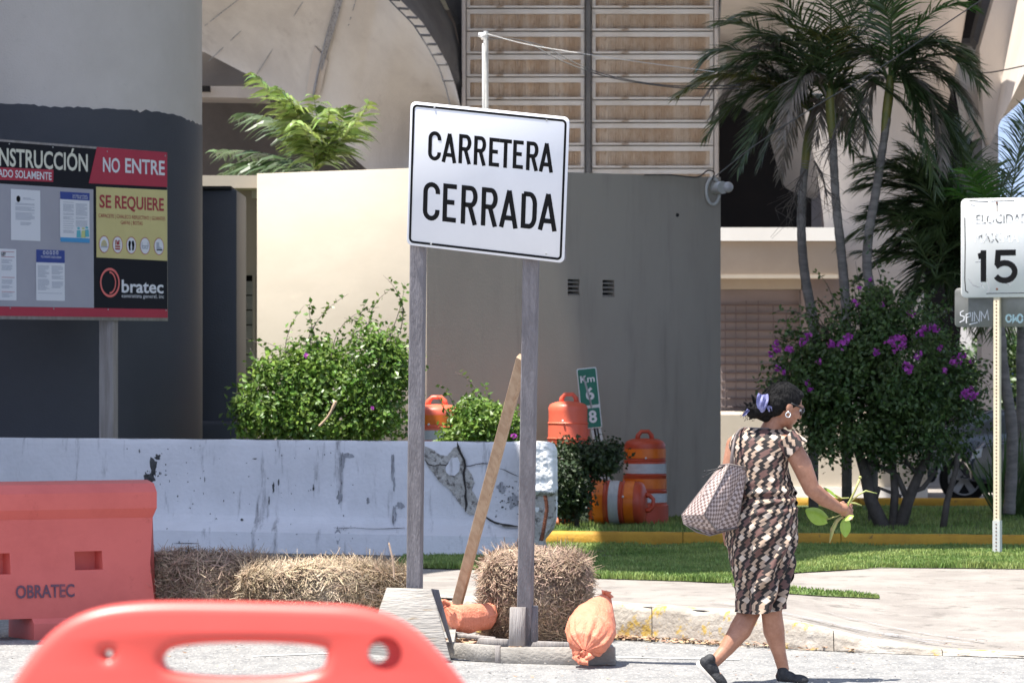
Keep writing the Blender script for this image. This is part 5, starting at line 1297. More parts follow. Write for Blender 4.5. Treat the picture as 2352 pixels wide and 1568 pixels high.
# ------------------------------------------------------------------ leafy shrubs
def leaves(r, centers, n, size, nclump, spread, down=.25, shell=.75):
    # centers: ellipsoids (x,y,z,rx,ry,rz) -> arrays of leaf quads (folded) gathered in clumps
    wts = np.array([c[3]*c[4]*c[5] for c in centers])**.7; wts /= wts.sum(); cl = []
    for _ in range(nclump):
        c = centers[r.choice(len(centers), p=wts)]; d = r.normal(size=3); d /= np.linalg.norm(d); rr = shell+(1-shell)*r.random() if r.random() < .75 else r.random()**.4
        cl.append((np.array(c[:3])+d*rr*np.array(c[3:]), d))
    vs = []; fs = []
    for k in range(n):
        p, d = cl[r.integers(nclump)]; p = p+r.normal(0, spread, 3)
        if p[2] < .12: continue
        nr = d*.6+r.normal(size=3)*.7+np.array((0,-.1,.6)); nr /= np.linalg.norm(nr)
        ax = np.cross(nr, r.normal(size=3)); ax /= np.linalg.norm(ax); ax[2] -= down*r.random(); ax /= np.linalg.norm(ax); sd = np.cross(ax, nr); s = size*r.uniform(.6,1.25)
        a = p; b = p+ax*s; m1 = p+ax*s*.45+sd*s*.30+nr*s*.10; m2 = p+ax*s*.45-sd*s*.30+nr*s*.10
        i = len(vs); vs += [a,m1,b,m2]; fs += [(i,i+1,i+2),(i,i+2,i+3)]
    return vs, fs
def as_mb(vs, fs):
    q = MB(); q.v = [tuple(map(float, v)) for v in vs]; q.f = fs; q.mi = [0]*len(fs); return q
def sprig(r, p0, p1, p2, n, size, vs, fs, mbs=None, rad=.006):
    pts = bez(p0, p1, p2, 14)
    if mbs is not None: mbs.tube(pts, [rad*(1-.7*i/14) for i in range(15)], 5)
    for k in range(n):
        t = (k+.5)/n; q = pts[min(13, int(t*14))]; q = np.array(q)+r.normal(0,.012,3); ax = np.array((r.normal(0,1), r.normal(0,1), r.normal(-.1,.7))); ax /= np.linalg.norm(ax)
        nr = np.cross(ax, r.normal(size=3)); nr /= np.linalg.norm(nr); sd = np.cross(ax, nr); s = size*r.uniform(.6,1.2)
        i = len(vs); vs += [q, q+ax*s*.45+sd*s*.3, q+ax*s, q+ax*s*.45-sd*s*.3]; fs += [(i,i+1,i+2),(i,i+2,i+3)]
def ec(px, py, D, rx, ry, rz): return (X(px,D), D, Z(py,D), rx/F*D, ry, rz/F*D)
def shrub(name, label, cat, cs, n, size, nclump, spread, m, seed, sprigs=(), stems=(), bark='bark', flowers=(), fl_size=.03, shell=.75):
    r = np.random.default_rng(seed); c0 = cs[0]; t = thing(name, label, cat, (c0[0], c0[1], .1))
    vs, fs = leaves(r, cs, n, size, nclump, spread, shell=shell); q = MB()
    for st in stems: q.tube(st[0], st[1], 7)
    for p0, p1, p2, k in sprigs: sprig(r, P(*p0), P(*p1), P(*p2), k, size, vs, fs, q)
    if len(q.v): q.build('branch', bark, t, smooth=True)
    as_mb(vs, fs).build('foliage', m, t, kind='stuff')
    for (x, y, dd, rr, k) in flowers:
        fv = []; ff = []
        for _ in range(k):
            d = r.normal(size=3); d /= np.linalg.norm(d); c = np.array(P(x,y,dd))+d*rr*(.5+.6*r.random())*np.array((1,.7,.9)); nr = d+r.normal(0,.5,3); nr /= np.linalg.norm(nr); ax = np.cross(nr, r.normal(size=3)); ax /= np.linalg.norm(ax); sd = np.cross(ax, nr); s = fl_size*r.uniform(.7,1.2)
            i = len(fv); fv += [c-ax*s*.6, c+sd*s*.5+nr*s*.15, c+ax*s*.6, c-sd*s*.5+nr*s*.15]; ff += [(i,i+1,i+2),(i,i+2,i+3)]
        as_mb(fv, ff).build('blossom', 'flower', t)
    return t
D = 36.0
def st(pts, r0, r1): n = len(pts); return ([P(*p) for p in pts], [r0+(r1-r0)*i/(n-1) for i in range(n)])
shrub('bougainvillea_shrub', 'bright green sunlit shrub spilling over the white barrier in front of the cream wall', 'shrub',
  [ec(640,925,D,95,.45,95), ec(740,920,D,110,.5,110), ec(850,870,D,85,.45,120), ec(600,960,D,60,.4,60), ec(820,960,D,110,.5,60), ec(720,830,D+.2,55,.35,50), ec(905,820,D+.2,35,.3,90), ec(680,860,D,100,.4,40)],
  19000, .060, 420, .065, 'leaf', 31,
  sprigs=[((720,820,D),(690,740,D),(800,675,D),26),((760,840,D),(760,720,D),(870,705,D),26),((900,800,D),(960,700,D),(880,632,D),30),((640,850,D),(620,790,D),(566,778,D),16),((660,850,D),(640,770,D),(700,700,D),20),
          ((850,800,D),(830,700,D),(905,660,D),26),((700,800,D),(720,730,D),(768,700,D),18),((610,880,D),(590,830,D),(575,800,D),14),((800,800,D),(820,740,D),(842,690,D),22),((900,760,D),(925,700,D),(930,650,D),22),((690,830,D),(650,800,D),(600,782,D),20),((560,960,D),(540,940,D),(552,900,D),12),
          ((735,800,D),(700,720,D),(715,690,D),24),((880,760,D),(840,740,D),(790,730,D),24)],
  stems=[st([(760,1080,D),(740,1000,D),(700,900,D),(690,830,D)], .03, .01), st([(800,1080,D),(820,980,D),(850,880,D),(900,760,D)], .03, .008), st([(700,1070,D),(650,990,D),(600,920,D)], .025, .008)],
  flowers=[(703,816,D-.55,.025,7),(855,938,D-.5,.018,5)])
q = MB(); q.tube(curve_pts([(733,978),(752,958),(765,935),(772,920)], 35.3, 35.3, 4), [.012]*8+[.016]*4+[.008], 6); o = q.build('dry_branch', 'wood_fresh'); tag(o, 'bare orange brown dry twig caught in the sunlit shrub', 'branch')
D = 37.5
shrub('bougainvillea_shrub', 'small sunlit green bush between the two sign posts, behind the white barrier', 'shrub',
  [ec(1090,980,D,58,.4,48), ec(1125,975,D,65,.4,45), ec(1045,1005,D,32,.3,20), ec(1165,985,D,30,.3,35), ec(1085,950,D,35,.3,30)], 6500, .058, 230, .05, 'leaf', 32,
  sprigs=[((1050,960,D),(1040,905,D),(1010,885,D),16),((1100,950,D),(1110,880,D),(1045,855,D),18),((1120,950,D),(1130,900,D),(1108,880,D),12),((1040,960,D),(1010,930,D),(1005,905,D),10)],
  flowers=[(1182,1000,D-.4,.03,8)])
D = 39.2
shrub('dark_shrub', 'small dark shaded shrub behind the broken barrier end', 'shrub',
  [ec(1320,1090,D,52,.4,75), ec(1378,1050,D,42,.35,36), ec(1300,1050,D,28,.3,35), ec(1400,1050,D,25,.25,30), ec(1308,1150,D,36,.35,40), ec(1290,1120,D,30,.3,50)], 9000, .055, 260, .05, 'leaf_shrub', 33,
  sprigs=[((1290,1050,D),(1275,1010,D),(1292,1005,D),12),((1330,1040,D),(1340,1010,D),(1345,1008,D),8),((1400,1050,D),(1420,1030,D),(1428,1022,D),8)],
  stems=[st([(1325,1212,D),(1320,1150,D),(1310,1090,D)], .03, .01)], bark='bark_dark')
# big bougainvillea on several trunks
D = 39.5
rs = random.Random(4)
def outl(cx, cy, rx, ry, n, D, k=15):
    o = []
    for i in range(n):
        a = rs.uniform(-3.3, .15); r0 = .8; l = rs.uniform(1.12,1.38); b = a+rs.uniform(-.2,.2)
        o.append(((cx+rx*r0*math.cos(a), cy+ry*r0*math.sin(a), D-.3*rs.random()), (cx+rx*l*math.cos(a), cy+ry*l*1.05*math.sin(a)-18, D-.3*rs.random()), (cx+rx*(l+.02)*math.cos(b), cy+ry*(l-.05)*math.sin(b)+8, D-.3), k))
    return o
fl = [(2060,786,D-1.0,.11,70),(2085,845,D-1.0,.06,30),(2226,905,D-.9,.085,50),(2012,808,D-.9,.035,14),(1935,790,D-.9,.06,22),(1950,775,D-.8,.05,18),(1910,790,D-.8,.04,14),(1782,790,D-.4,.04,12),(1788,803,D-.4,.045,14),(1770,815,D-.4,.03,8),(1815,800,D-.5,.04,14),(1845,785,D-.5,.05,16),(1856,770,D-.5,.04,12),(1785,845,D-.3,.03,9),(1810,800,D-.5,.03,9),(2115,765,D-.7,.05,18),(2130,750,D-.7,.05,16),(2150,755,D-.7,.04,12),(2195,830,D-.8,.055,22),(2212,815,D-.8,.04,14),(2160,800,D-.8,.03,8),(2095,720,D-.5,.04,12),(1960,690,D-.4,.03,8),(1975,660,D-.3,.03,8),(1968,700,D-.3,.03,7),(2025,700,D-.4,.025,6),(1860,895,D-.6,.03,8),(1855,880,D-.6,.03,8),(1800,855,D-.4,.03,8),(2170,850,D-.8,.03,8),(2232,830,D-.7,.025,6),(1880,830,D-.7,.03,8),(2000,640,D-.3,.02,5),(2110,815,D-.9,.05,14)]
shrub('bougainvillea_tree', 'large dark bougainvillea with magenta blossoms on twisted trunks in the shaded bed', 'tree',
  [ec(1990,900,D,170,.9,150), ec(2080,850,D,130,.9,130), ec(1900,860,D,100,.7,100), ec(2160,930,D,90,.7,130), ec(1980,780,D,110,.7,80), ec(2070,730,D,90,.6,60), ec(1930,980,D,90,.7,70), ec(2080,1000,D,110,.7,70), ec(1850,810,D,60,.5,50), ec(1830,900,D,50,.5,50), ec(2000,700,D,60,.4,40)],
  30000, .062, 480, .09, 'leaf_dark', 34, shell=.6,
  sprigs=outl(2010,880,205,170,34,D)+[((1980,760,D),(1960,660,D),(1960,640,D),16),((1900,780,D),(1840,770,D),(1780,765,D),22),((1870,740,D),(1820,700,D),(1775,718,D),20),((1930,740,D),(1900,620,D),(1865,628,D),20),((2040,720,D),(2020,600,D),(1990,560,D),18),((2000,740,D),(1975,680,D),(1965,600,D),16),((1860,860,D),(1800,830,D),(1758,812,D),20),((1840,900,D),(1800,880,D),(1756,900,D),14),((2110,740,D),(2160,690,D),(2200,700,D),16),((1890,970,D),(1850,1000,D),(1838,1010,D),14),((2190,960,D),(2250,930,D),(2262,960,D),12),
          ((1900,980,D),(1860,1010,D),(1880,1040,D),14),((1960,1020,D),(1930,1060,D),(1950,1080,D),14)],
  stems=[st([(2030,1215,D),(2000,1150,D),(1985,1080,D),(1960,1000,D),(1930,900,D)], .085, .03), st([(2065,1215,D),(2085,1150,D),(2110,1090,D),(2140,1020,D),(2160,930,D)], .075, .025), st([(2050,1215,D),(2055,1130,D),(2050,1060,D),(2040,980,D)], .05, .03), st([(2085,1150,D),(2060,1090,D),(2020,1070,D),(1990,1060,D)], .035, .02), st([(2110,1090,D),(2080,1060,D),(2090,1000,D)], .03, .015), st([(2165,1215,D-.2),(2175,1150,D-.2),(2195,1080,D-.2),(2200,1040,D-.2)], .04, .025), st([(2060,1200,D),(2090,1130,D),(2120,1120,D),(2150,1080,D)], .04, .02), st([(2000,1180,D),(2020,1120,D),(2070,1140,D)], .03, .02)], bark='bark_dark', flowers=fl, fl_size=.038)
# low grassy clump and yucca by the cars
# ------------------------------------------------------------------ palms
def frond(parent, p0, p1, p2, nl, ll, wd, m, seed, droop=.5, vangle=.5, rad=.014, name='frond', ns=3):
    r = np.random.default_rng(seed); pts = bez(p0, p1, p2, 16); vs = []; fs = []
    q = MB(); q.tube(pts, [rad*(1-.8*i/16) for i in range(17)], 5)
    for k in range(nl):
        t = .14+.86*k/(nl-1); idx = min(15, int(t*16)); tt = t*16-idx; c = pts[idx]*(1-tt)+pts[min(16, idx+1)]*tt; tan = (pts[min(16, idx+1)]-pts[idx]).normalized()
        side = tan.cross(Vector((0,0,1)));  side = side.normalized() if side.length > .05 else Vector((1,0,0)); up = side.cross(tan).normalized()
        L = ll*(math.sin(math.pi*min(1, .12+t*.82))**.6)*r.uniform(.85,1.12)
        for sg_ in (-1, 1):
            d = (side*sg_*(1.0-.25*t)+tan*(.55+.5*t)+up*vangle*r.uniform(.3,1.2)); d.normalize(); d += Vector(r.normal(0,.08,3)); d.normalize()
            wv = d.cross(up); wv = wv.normalized() if wv.length > .01 else tan
            wv = (wv*.9+up*r.normal(0,.5)).normalized(); pnt = c.copy(); ring = []
            for s in range(ns+1):
                w = wd*(1-.92*(s/ns)**1.6)*(.6 if s == 0 else 1); ring.append((pnt-wv*w, pnt+wv*w)); dd = d+Vector((0,0,-droop*(s+1)/ns*r.uniform(.7,1.3))); pnt = pnt+dd.normalized()*(L/ns)
            i = len(vs)
            for a, b in ring: vs += [a, b]
            fs += [(i+2*s, i+2*s+1, i+2*s+3, i+2*s+2) for s in range(ns)]
    q.add(vs, fs); o = q.build(name, m, parent); return o
def palm(label, trunk, D, fr, seed, name='palm_tree', ll=.48, trunk_r=(.055,.040), shaft=None, group='slender palms in the shaded bed', nl=47, wd=.0125, defm='frond', droop=.55):
    base = P(trunk[0][0], trunk[0][1], D); t = thing(name, label, 'palm tree', (base.x, base.y, .1), group)
    if len(trunk) > 1:
        q = MB(); pts = curve_pts(trunk, D, D, 8); pts = [Vector((pts[0].x, pts[0].y, .05))]+pts if pts[0].z > .2 else pts
        n = len(pts); q.tube(pts, [trunk_r[0]+(trunk_r[1]-trunk_r[0])*i/(n-1)+.0035*math.sin(i*2.1) for i in range(n)], 14); q.build('trunk', 'palm_bark', t, smooth=True)
        # leaf scar rings
        q = MB(); nr = int((pts[-1]-pts[0]).length/.055)
        for k in range(nr):
            f_ = (k+.5)/nr*(n-1); i = int(f_); c = pts[i].lerp(pts[min(n-1,i+1)], f_-i); tg = (pts[min(n-1,i+1)]-pts[max(0,i-1)]).normalized(); rr = trunk_r[0]+(trunk_r[1]-trunk_r[0])*f_/(n-1)+.004
            q.tube([c-tg*.005, c+tg*.005], rr, 12)
        q.build('scar_rings', 'palm_bark', t, kind='stuff')
    if shaft:
        q = MB(); pts = curve_pts(shaft, D, D, 4); n = len(pts); q.tube(pts, [.048*math.sin(.6+1.9*i/(n-1))+.005 for i in range(n)], 12); q.build('crownshaft', 'palm_shaft', t, smooth=True)
    for k, f in enumerate(fr):
        (b, c, e) = f[:3]; m = f[3] if len(f) > 3 else defm; dz = f[4] if len(f) > 4 else ((k*37) % 11-5)*.06
        p0 = P(b[0],b[1],D); p1 = P(c[0],c[1],D)+Vector((0,dz*.6,0)); p2 = P(e[0],e[1],D)+Vector((0,dz*1.6,0))
        L = (p1-p0).length+(p2-p1).length
        frond(t, p0, p1, p2, max(16, int(nl*min(1.3, L/1.5))), ll*(1 if m != 'frond_dead' else .8), wd, m, seed*50+k, droop=droop*(1.6 if m == 'frond_dead' else 1), vangle=.35)
    return t
A = (1868,262); B = (1903,232); Cx = (2042,190)
palm('left slender palm with green and dead brown fronds, beside the grey wall', [(1868,735),(1850,640),(1842,560),(1841,470),(1850,370),(1862,290)], 41.8,
  [(A,(1700,110),(1556,228),'frond_yellow'),(A,(1690,40),(1610,150)),(A,(1750,120),(1625,310)),(A,(1790,150),(1690,395)),(A,(1840,110),(1745,380),'frond'),(A,(1900,140),(1968,345)),(A,(1760,20),(1650,60)),(A,(1780,110),(1700,250)),(A,(1830,150),(1800,400),'frond_dead'),(A,(1900,180),(1870,330),'frond_dead'),(A,(1730,90),(1590,190)),(A,(1850,70),(1770,100)),(A,(1770,180),(1730,330)),(A,(1720,100),(1640,260),'frond_dead'),(A,(1800,60),(1700,180)),(A,(1740,60),(1620,220),'frond_dead'),(A,(1810,120),(1750,250)),(A,(1790,60),(1730,120),'frond_dead')], 3,
  shaft=[(1846,420),(1852,350),(1862,290),(1868,255)])
palm('middle slender palm with the tallest pale ringed trunk', [(1945,760),(1940,660),(1930,560),(1920,460),(1915,370),(1913,320)], 41.2,
  [(B,(1880,40),(1740,-20)),(B,(1850,0),(1690,40)),(B,(1800,60),(1670,150)),(B,(1930,40),(2010,-60)),(B,(1915,-40),(1900,-160)),(B,(1980,60),(2110,80)),(B,(1970,120),(2080,260)),(B,(1850,110),(1740,300)),(B,(1920,100),(1960,300),'frond_dead'),(B,(1870,90),(1800,240)),(B,(1990,0),(2080,-40)),(B,(1840,80),(1790,330),'frond_dead'),(B,(1940,120),(2010,380)),(B,(1830,30),(1700,90)),(B,(1905,60),(1870,90),'frond_yellow')], 4,
  shaft=[(1913,330),(1909,280),(1906,232),(1904,200)])
palm('right leaning slender palm with drooping crown beneath the overpass', [(2005,690),(1992,620),(1995,540),(2012,440),(2026,350),(2038,270)], 41.0,
  [(Cx,(2110,40),(2215,140)),(Cx,(2150,90),(2245,300)),(Cx,(2130,100),(2190,420)),(Cx,(2090,110),(2140,440)),(Cx,(2000,60),(1910,180)),(Cx,(2050,0),(2070,-120),'frond_green'),(Cx,(2110,-10),(2220,20),'frond_green'),(Cx,(2010,110),(1950,330)),(Cx,(2080,60),(2180,90)),(Cx,(2150,130),(2160,390),'frond_dead'),(Cx,(2000,130),(1985,330),'frond_dead'),(Cx,(2170,60),(2240,210)),(Cx,(2080,90),(2110,320)),(Cx,(2160,170),(2228,380)),(Cx,(2060,60),(2010,0)),(Cx,(1990,60),(1900,90)),(Cx,(2120,60),(2250,250),'frond_dead'),(Cx,(2100,150),(2200,330)),(Cx,(2130,20),(2260,180)),(Cx,(2010,60),(1930,130),'frond_dead')], 5,
  shaft=[(2030,310),(2036,265),(2042,215),(2045,175)])
# bare twiggy dead inflorescences
for (x, y, s) in ((1870,430,1),(1935,330,-1),(1850,450,-1)):
    q = MB(); r = np.random.default_rng(int(x)); q.tube([P(x,y-60,39.7), P(x+18*s,y-30,39.6), P(x+30*s,y+20,39.5)], [.012,.010,.006], 5)
    for k in range(26):
        a = r.uniform(0,1); bx = x+30*s*a; by = y-60+80*a; q.tube([P(bx,by,39.6), P(bx+r.normal(12*s,18),by+r.uniform(10,50),39.6+r.normal(0,.1)), P(bx+r.normal(18*s,30),by+r.uniform(30,95),39.6+r.normal(0,.15))], [.004,.003,.0015], 3)
    o = q.build('dead_flower_stalk', 'bark_dark'); tag(o, {1870:'bare twiggy dead flower stalk between the left and middle palm trunks',1935:'bare twiggy dead flower stalk high on the middle palm trunk',1850:'bare twiggy dead flower stalk left of the left palm trunk'}[x], 'branch')
# lower palms at the right
E1 = (2290,640); E2 = (2345,560)
palm('low bushy palm filling the shade behind the speed limit sign', [(2318,1180),(2325,1000),(2305,850),(2292,690)], 41.5,
  [(E1,(2130,330),(1960,400)),(E1,(2110,400),(1935,560)),(E1,(2130,480),(1975,640)),(E1,(2180,560),(2060,720)),(E1,(2200,420),(2090,300)),(E1,(2260,420),(2200,270)),(E1,(2320,430),(2350,260)),(E1,(2220,620),(2120,780)),(E1,(2150,440),(2010,470)),(E1,(2350,560),(2420,700)),(E1,(2250,480),(2160,350)),(E1,(2160,560),(2030,600)),(E1,(2270,560),(2250,760)),(E1,(2180,470),(2060,380)),(E1,(2215,520),(2110,560))]+[(E1,(2240-rs.uniform(0,120),rs.uniform(330,640)),(2200-rs.uniform(0,260),rs.uniform(330,780))) for _ in range(20)]+[(E1,(2200-rs.uniform(0,60),rs.uniform(360,480)),(2080-rs.uniform(0,130),rs.uniform(330,600))) for _ in range(10)], 6, ll=.5, wd=.012, trunk_r=(.065,.055), nl=60)
palm('dense dark palm at the right edge against the sky', [(2352,1180),(2345,900),(2348,620)], 44.0,
  [(E2,(2260,420),(2190,450)),(E2,(2280,520),(2200,620)),(E2,(2390,420),(2460,380)),(E2,(2320,620),(2290,760)),(E2,(2250,480),(2210,540))], 7, ll=.6, wd=.018, trunk_r=(.06,.05), nl=40)
G = (2275,475)
palm('fresh green young palm fronds just above the speed limit sign', [G], 37.5,
  [(G,(2240,420),(2205,395),'frond_green'),(G,(2220,460),(2195,440),'frond_green'),(G,(2280,400),(2285,370),'frond'),(G,(2250,430),(2232,400),'frond_green'),(G,(2300,430),(2320,400),'frond')], 8, name='young_palm', ll=.34, nl=26)
Gq = (2150,640)
palm('small fan of dark palm fronds over the bougainvillea', [Gq], 41.0, [(Gq,(2200,600),(2262,690)),(Gq,(2150,560),(2230,560)),(Gq,(2180,620),(2240,760)),(Gq,(2110,560),(2060,500))], 9, name='young_palm', ll=.4, nl=28)
q = MB(); r = np.random.default_rng(5)
for k in range(70):
    x = r.uniform(2290,2370); h = r.uniform(.5,1.1); b = P(x,1170,42.5); b.z = .1; lean = r.normal(0,.28); tip = b+Vector((lean, r.normal(0,.2), h)); q.add([b+Vector((-.012,0,0)), b+Vector((.012,0,0)), (b+tip)/2+Vector((.012+lean*.1,0,.05)), (b+tip)/2+Vector((-.012+lean*.1,0,.05)), tip], [(0,1,2,3),(3,2,4)])
o = q.build('yucca_clump', 'leaf_dark', kind='stuff'); tag(o, 'clump of upright blade leaves at the right edge beside the cars', 'plant')
# small sunlit palm behind the cream wall
S = (725,392); D = 44.5
palm('small sunlit palm fanning out above the cream wall', [(726,600),(724,392)], D,
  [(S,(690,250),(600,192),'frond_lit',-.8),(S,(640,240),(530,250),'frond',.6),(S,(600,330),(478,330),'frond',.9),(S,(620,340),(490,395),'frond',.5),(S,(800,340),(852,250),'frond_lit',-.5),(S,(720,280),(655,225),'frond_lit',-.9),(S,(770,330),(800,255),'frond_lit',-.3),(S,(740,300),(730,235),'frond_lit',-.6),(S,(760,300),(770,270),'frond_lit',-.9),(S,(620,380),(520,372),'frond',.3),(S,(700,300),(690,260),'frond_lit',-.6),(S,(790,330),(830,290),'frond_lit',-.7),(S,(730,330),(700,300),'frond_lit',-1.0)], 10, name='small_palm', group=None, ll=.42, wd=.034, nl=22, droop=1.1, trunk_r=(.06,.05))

# far trees along the street
t = thing('far_tree_line', 'dark distant trees along the street at the far right', 'hedge', (X(2330,90),90,0))
r = np.random.default_rng(77); cs = [(X(2080+k*66,90), 90+r.normal(0,1), 1.0+.5*r.random(), .95, .9, 1.2+.7*r.random()) for k in range(9)]
vs, fs = leaves(r, cs, 9000, .22, 260, .22); as_mb(vs, fs).build('foliage', 'leaf_dark', t, kind='stuff')
# ------------------------------------------------------------------ the woman
DW = 20.0
def W(px, py, dd=0.0): return P(px, py, DW+dd)
pr_ = thing('person', 'woman in a brown and cream print dress walking away, hair tied with lilac scarf', 'person', (X(1745,DW), DW, 0))
def to_remesh(mb, name, m, vox, smooth_it, parent, sfac=.5):
    o = mb.build(name, m, parent)
    md = o.modifiers.new('r', 'REMESH'); md.mode = 'VOXEL'; md.voxel_size = vox; md.use_smooth_shade = True
    if smooth_it: s = o.modifiers.new('s', 'SMOOTH'); s.iterations = smooth_it; s.factor = sfac
    dg = bpy.context.evaluated_depsgraph_get(); dg.update(); me = bpy.data.meshes.new_from_object(o.evaluated_get(dg)); o.modifiers.clear(); o.data = me
    me.polygons.foreach_set('use_smooth', [True]*len(me.polygons)); return o
b = MB()
RS, LS = W(1818,1024,-.07), W(1690,1022,.11)
b.cap(W(1750,1190,.02), W(1752,1060,.02), .115, .125); b.cap(LS, RS, .052, .050)
b.cap(W(1760,1010,.03), W(1786,958,.02), .060, .052)          # neck
b.cap(W(1750,1010,.03), W(1700,1018,.09), .060, .05); b.cap(W(1760,1010,.02), W(1812,1020,-.05), .060, .05)
# right arm: upper arm, elbow, forearm, wrist
RE = W(1864,1122,-.06); RWr = W(1927,1166,.06)
b.cap(RS, W(1842,1068,-.07), .051, .053); b.cap(W(1842,1068,-.07), RE, .053, .043); b.cap(RE, W(1895,1147,0), .043, .040); b.cap(W(1895,1147,0), RWr, .039, .027)
# left arm hanging behind the bag
LE = W(1668,1120,.12); b.cap(LS, LE, .052, .042); b.cap(LE, W(1668,1200,.05), .040, .028); b.cap(W(1668,1205,.05), W(1670,1232,.03), .030, .022)
for k in range(4): b.cap(W(1664+4*k,1232,.05-.02*k), W(1666+3*k,1250+2*(k%2),.03-.02*k), .009, .007, 8)
# legs
LK = W(1722,1404,.02); LA = W(1641,1520,-.10)
b.cap(W(1722,1250,.04), LK, .085, .058); b.cap(LK, W(1700,1446,-.03), .056, .060); b.cap(W(1700,1446,-.03), W(1668,1490,-.07), .058, .040); b.cap(W(1668,1490,-.07), LA, .038, .031)
RK = W(1772,1404,-.02); RA = W(1799,1535,.02)
b.cap(W(1765,1250,.0), RK, .088, .057); b.cap(RK, W(1778,1450,.0), .055, .057); b.cap(W(1778,1450,.0), W(1790,1500,.01), .056, .036); b.cap(W(1790,1500,.01), RA, .036, .031)
# feet inside the shoes
b.cap(W(1626,1530,-.12), W(1652,1560,-.14), .032, .028); b.cap(W(1795,1552,.03), W(1835,1562,.0), .032, .024)
# head: faces right, away and down
hc = W(1801,930,.0); fwd = Vector((.80,.42,-.36)).normalized(); upv = (Vector((.28,.10,.95))-fwd*Vector((.28,.10,.95)).dot(fwd)).normalized(); rt = fwd.cross(upv).normalized()
def H(f, r_, u): return hc+fwd*f+rt*r_+upv*u
b.ell(H(0,0,.015), fwd*.092, rt*.073, upv*.092, 24, 16); b.ell(H(.035,0,-.045), fwd*.060, rt*.056, upv*.062, 20, 14)
b.cap(H(.066,0,-.082), H(.074,0,-.092), .022, .018, 12)        # chin
b.cap(H(.088,0,.012), H(.108,0,-.022), .010, .015, 12); b.ball(H(.100,.009,-.026), .009, 10, 8); b.ball(H(.100,-.009,-.026), .009, 10, 8)
b.cap(H(.088,-.015,-.054), H(.088,.015,-.054), .008, .008, 10); b.cap(H(.086,-.014,-.063), H(.086,.014,-.063), .008, .008, 10)
b.cap(H(.082,-.04,.022), H(.082,.04,.022), .012, .012, 10)      # brow
for sx in (-1, 1):
    b.ell(H(.055,.042*sx,-.028), fwd*.030, rt*.022, upv*.030, 14, 10)
    b.ell(H(-.008,.075*sx,-.012), fwd*.020, rt*.008, upv*.032, 14, 10)
b.cap(H(.02,0,-.075), W(1786,962,.02), .040, .050)
# right hand closed round the stems
hd = (W(1950,1172,.1)-RWr).normalized(); hn = Vector((-.25,-.9,.35)).normalized(); hs = hd.cross(hn).normalized(); hn = hs.cross(hd).normalized()
def Hd(a, s, n): return RWr+hd*a+hs*s+hn*n
b.cap(Hd(-.01,0,0), Hd(.03,0,0), .027, .030)
b.ell(Hd(.050,0,0), hd*.044, hs*.038, hn*.020, 16, 12)
fing = []
for k, (s, l) in enumerate(((-.034,.9),(-.0115,1.0),(.0115,.96),(.034,.80))):
    p0 = Hd(.078,s,.004); p1 = Hd(.078+.026*l,s*1.02,-.012); p2 = Hd(.078+.020*l,s*1.0,-.040*l); p3 = Hd(.066,s*.95,-.052*l)
    b.cap(p0,p1,.0092,.0085,10); b.cap(p1,p2,.0085,.0080,10); b.cap(p2,p3,.0080,.0070,10)
b.cap(Hd(.022,-.030,-.006), Hd(.052,-.046,-.022), .013, .0105, 10); b.cap(Hd(.052,-.046,-.022), Hd(.078,-.028,-.038), .0105, .0085, 10)
to_remesh(b, 'body', 'skin', .0038, 3, pr_)
# eyes are hidden behind glasses; glasses
q = MB()
for sx in (-1, 1):
    c = H(.098, .031*sx, .006); pts = [c+rt*(.026*math.cos(a))*1.0+upv*(.020*math.sin(a))-fwd*.010*abs(math.cos(a)) for a in np.linspace(0, 2*math.pi, 17)]; q.tube(pts, .0034, 6)
    q.tube([H(.090,.056*sx,.014), H(.05,.077*sx,.012), H(-.01,.080*sx,.010)], .0042, 6)
q.tube([H(.104,-.008,.010), H(.104,.008,.010)], .003, 6); q.build('glasses_frame', 'black', pr_, smooth=True)
q = MB()
for sx in (-1, 1): q.ell(H(.096,.031*sx,.006), fwd*.002, rt*.024, upv*.018, 14, 8)
q.build('lens', 'lamp_glass', pr_, smooth=True)
for sx in (-1, 1):
    q = MB(); q.ell(H(.080,.031*sx,.006), fwd*.012, rt*.014, upv*.011, 12, 8); q.build('eye', 'sheet_white', pr_, smooth=True)
q = MB(); c = H(-.004,.080,-.052); q.tube([c+Vector((.013*math.cos(a),-.006,.013*math.sin(a))) for a in np.linspace(0, 2*math.pi, 15)], .0032, 6); q.ball(c+Vector((0,-.008,.014)), .006, 8, 6); q.build('earring', 'silver', pr_, smooth=True)
# hair: cap, gathered bun, loose ends
h = MB()
h.ell(H(-.010,0,.028), fwd*.098, rt*.083, upv*.092, 26, 16); h.ell(H(-.055,0,-.012), fwd*.062, rt*.072, upv*.072, 18, 12); h.ell(H(.045,0,.070), fwd*.045, rt*.06, upv*.038, 18, 12)
h.cap(W(1775,935,.0), W(1748,938,-.03), .058, .046); h.ell(W(1738,940,-.04), Vector((.062,0,.01)), Vector((0,.05,0)), Vector((.0,0,.048)), 18, 12)
h.cap(W(1728,946,-.04), W(1716,944,-.03), .030, .012); h.cap(W(1760,955,0), W(1745,950,-.02), .035, .03)
r = np.random.default_rng(9)
for k in range(24):
    a = W(1730+r.uniform(-6,10), 938+r.uniform(-16,16), -.05+r.normal(0,.015)); d = Vector((r.normal(-.02,.02), r.normal(0,.02), r.normal(0,.022))); h.cap(a, a+d, .012, .005, 8)
ho_ = to_remesh(h, 'hair', 'hair', .0045, 2, pr_)
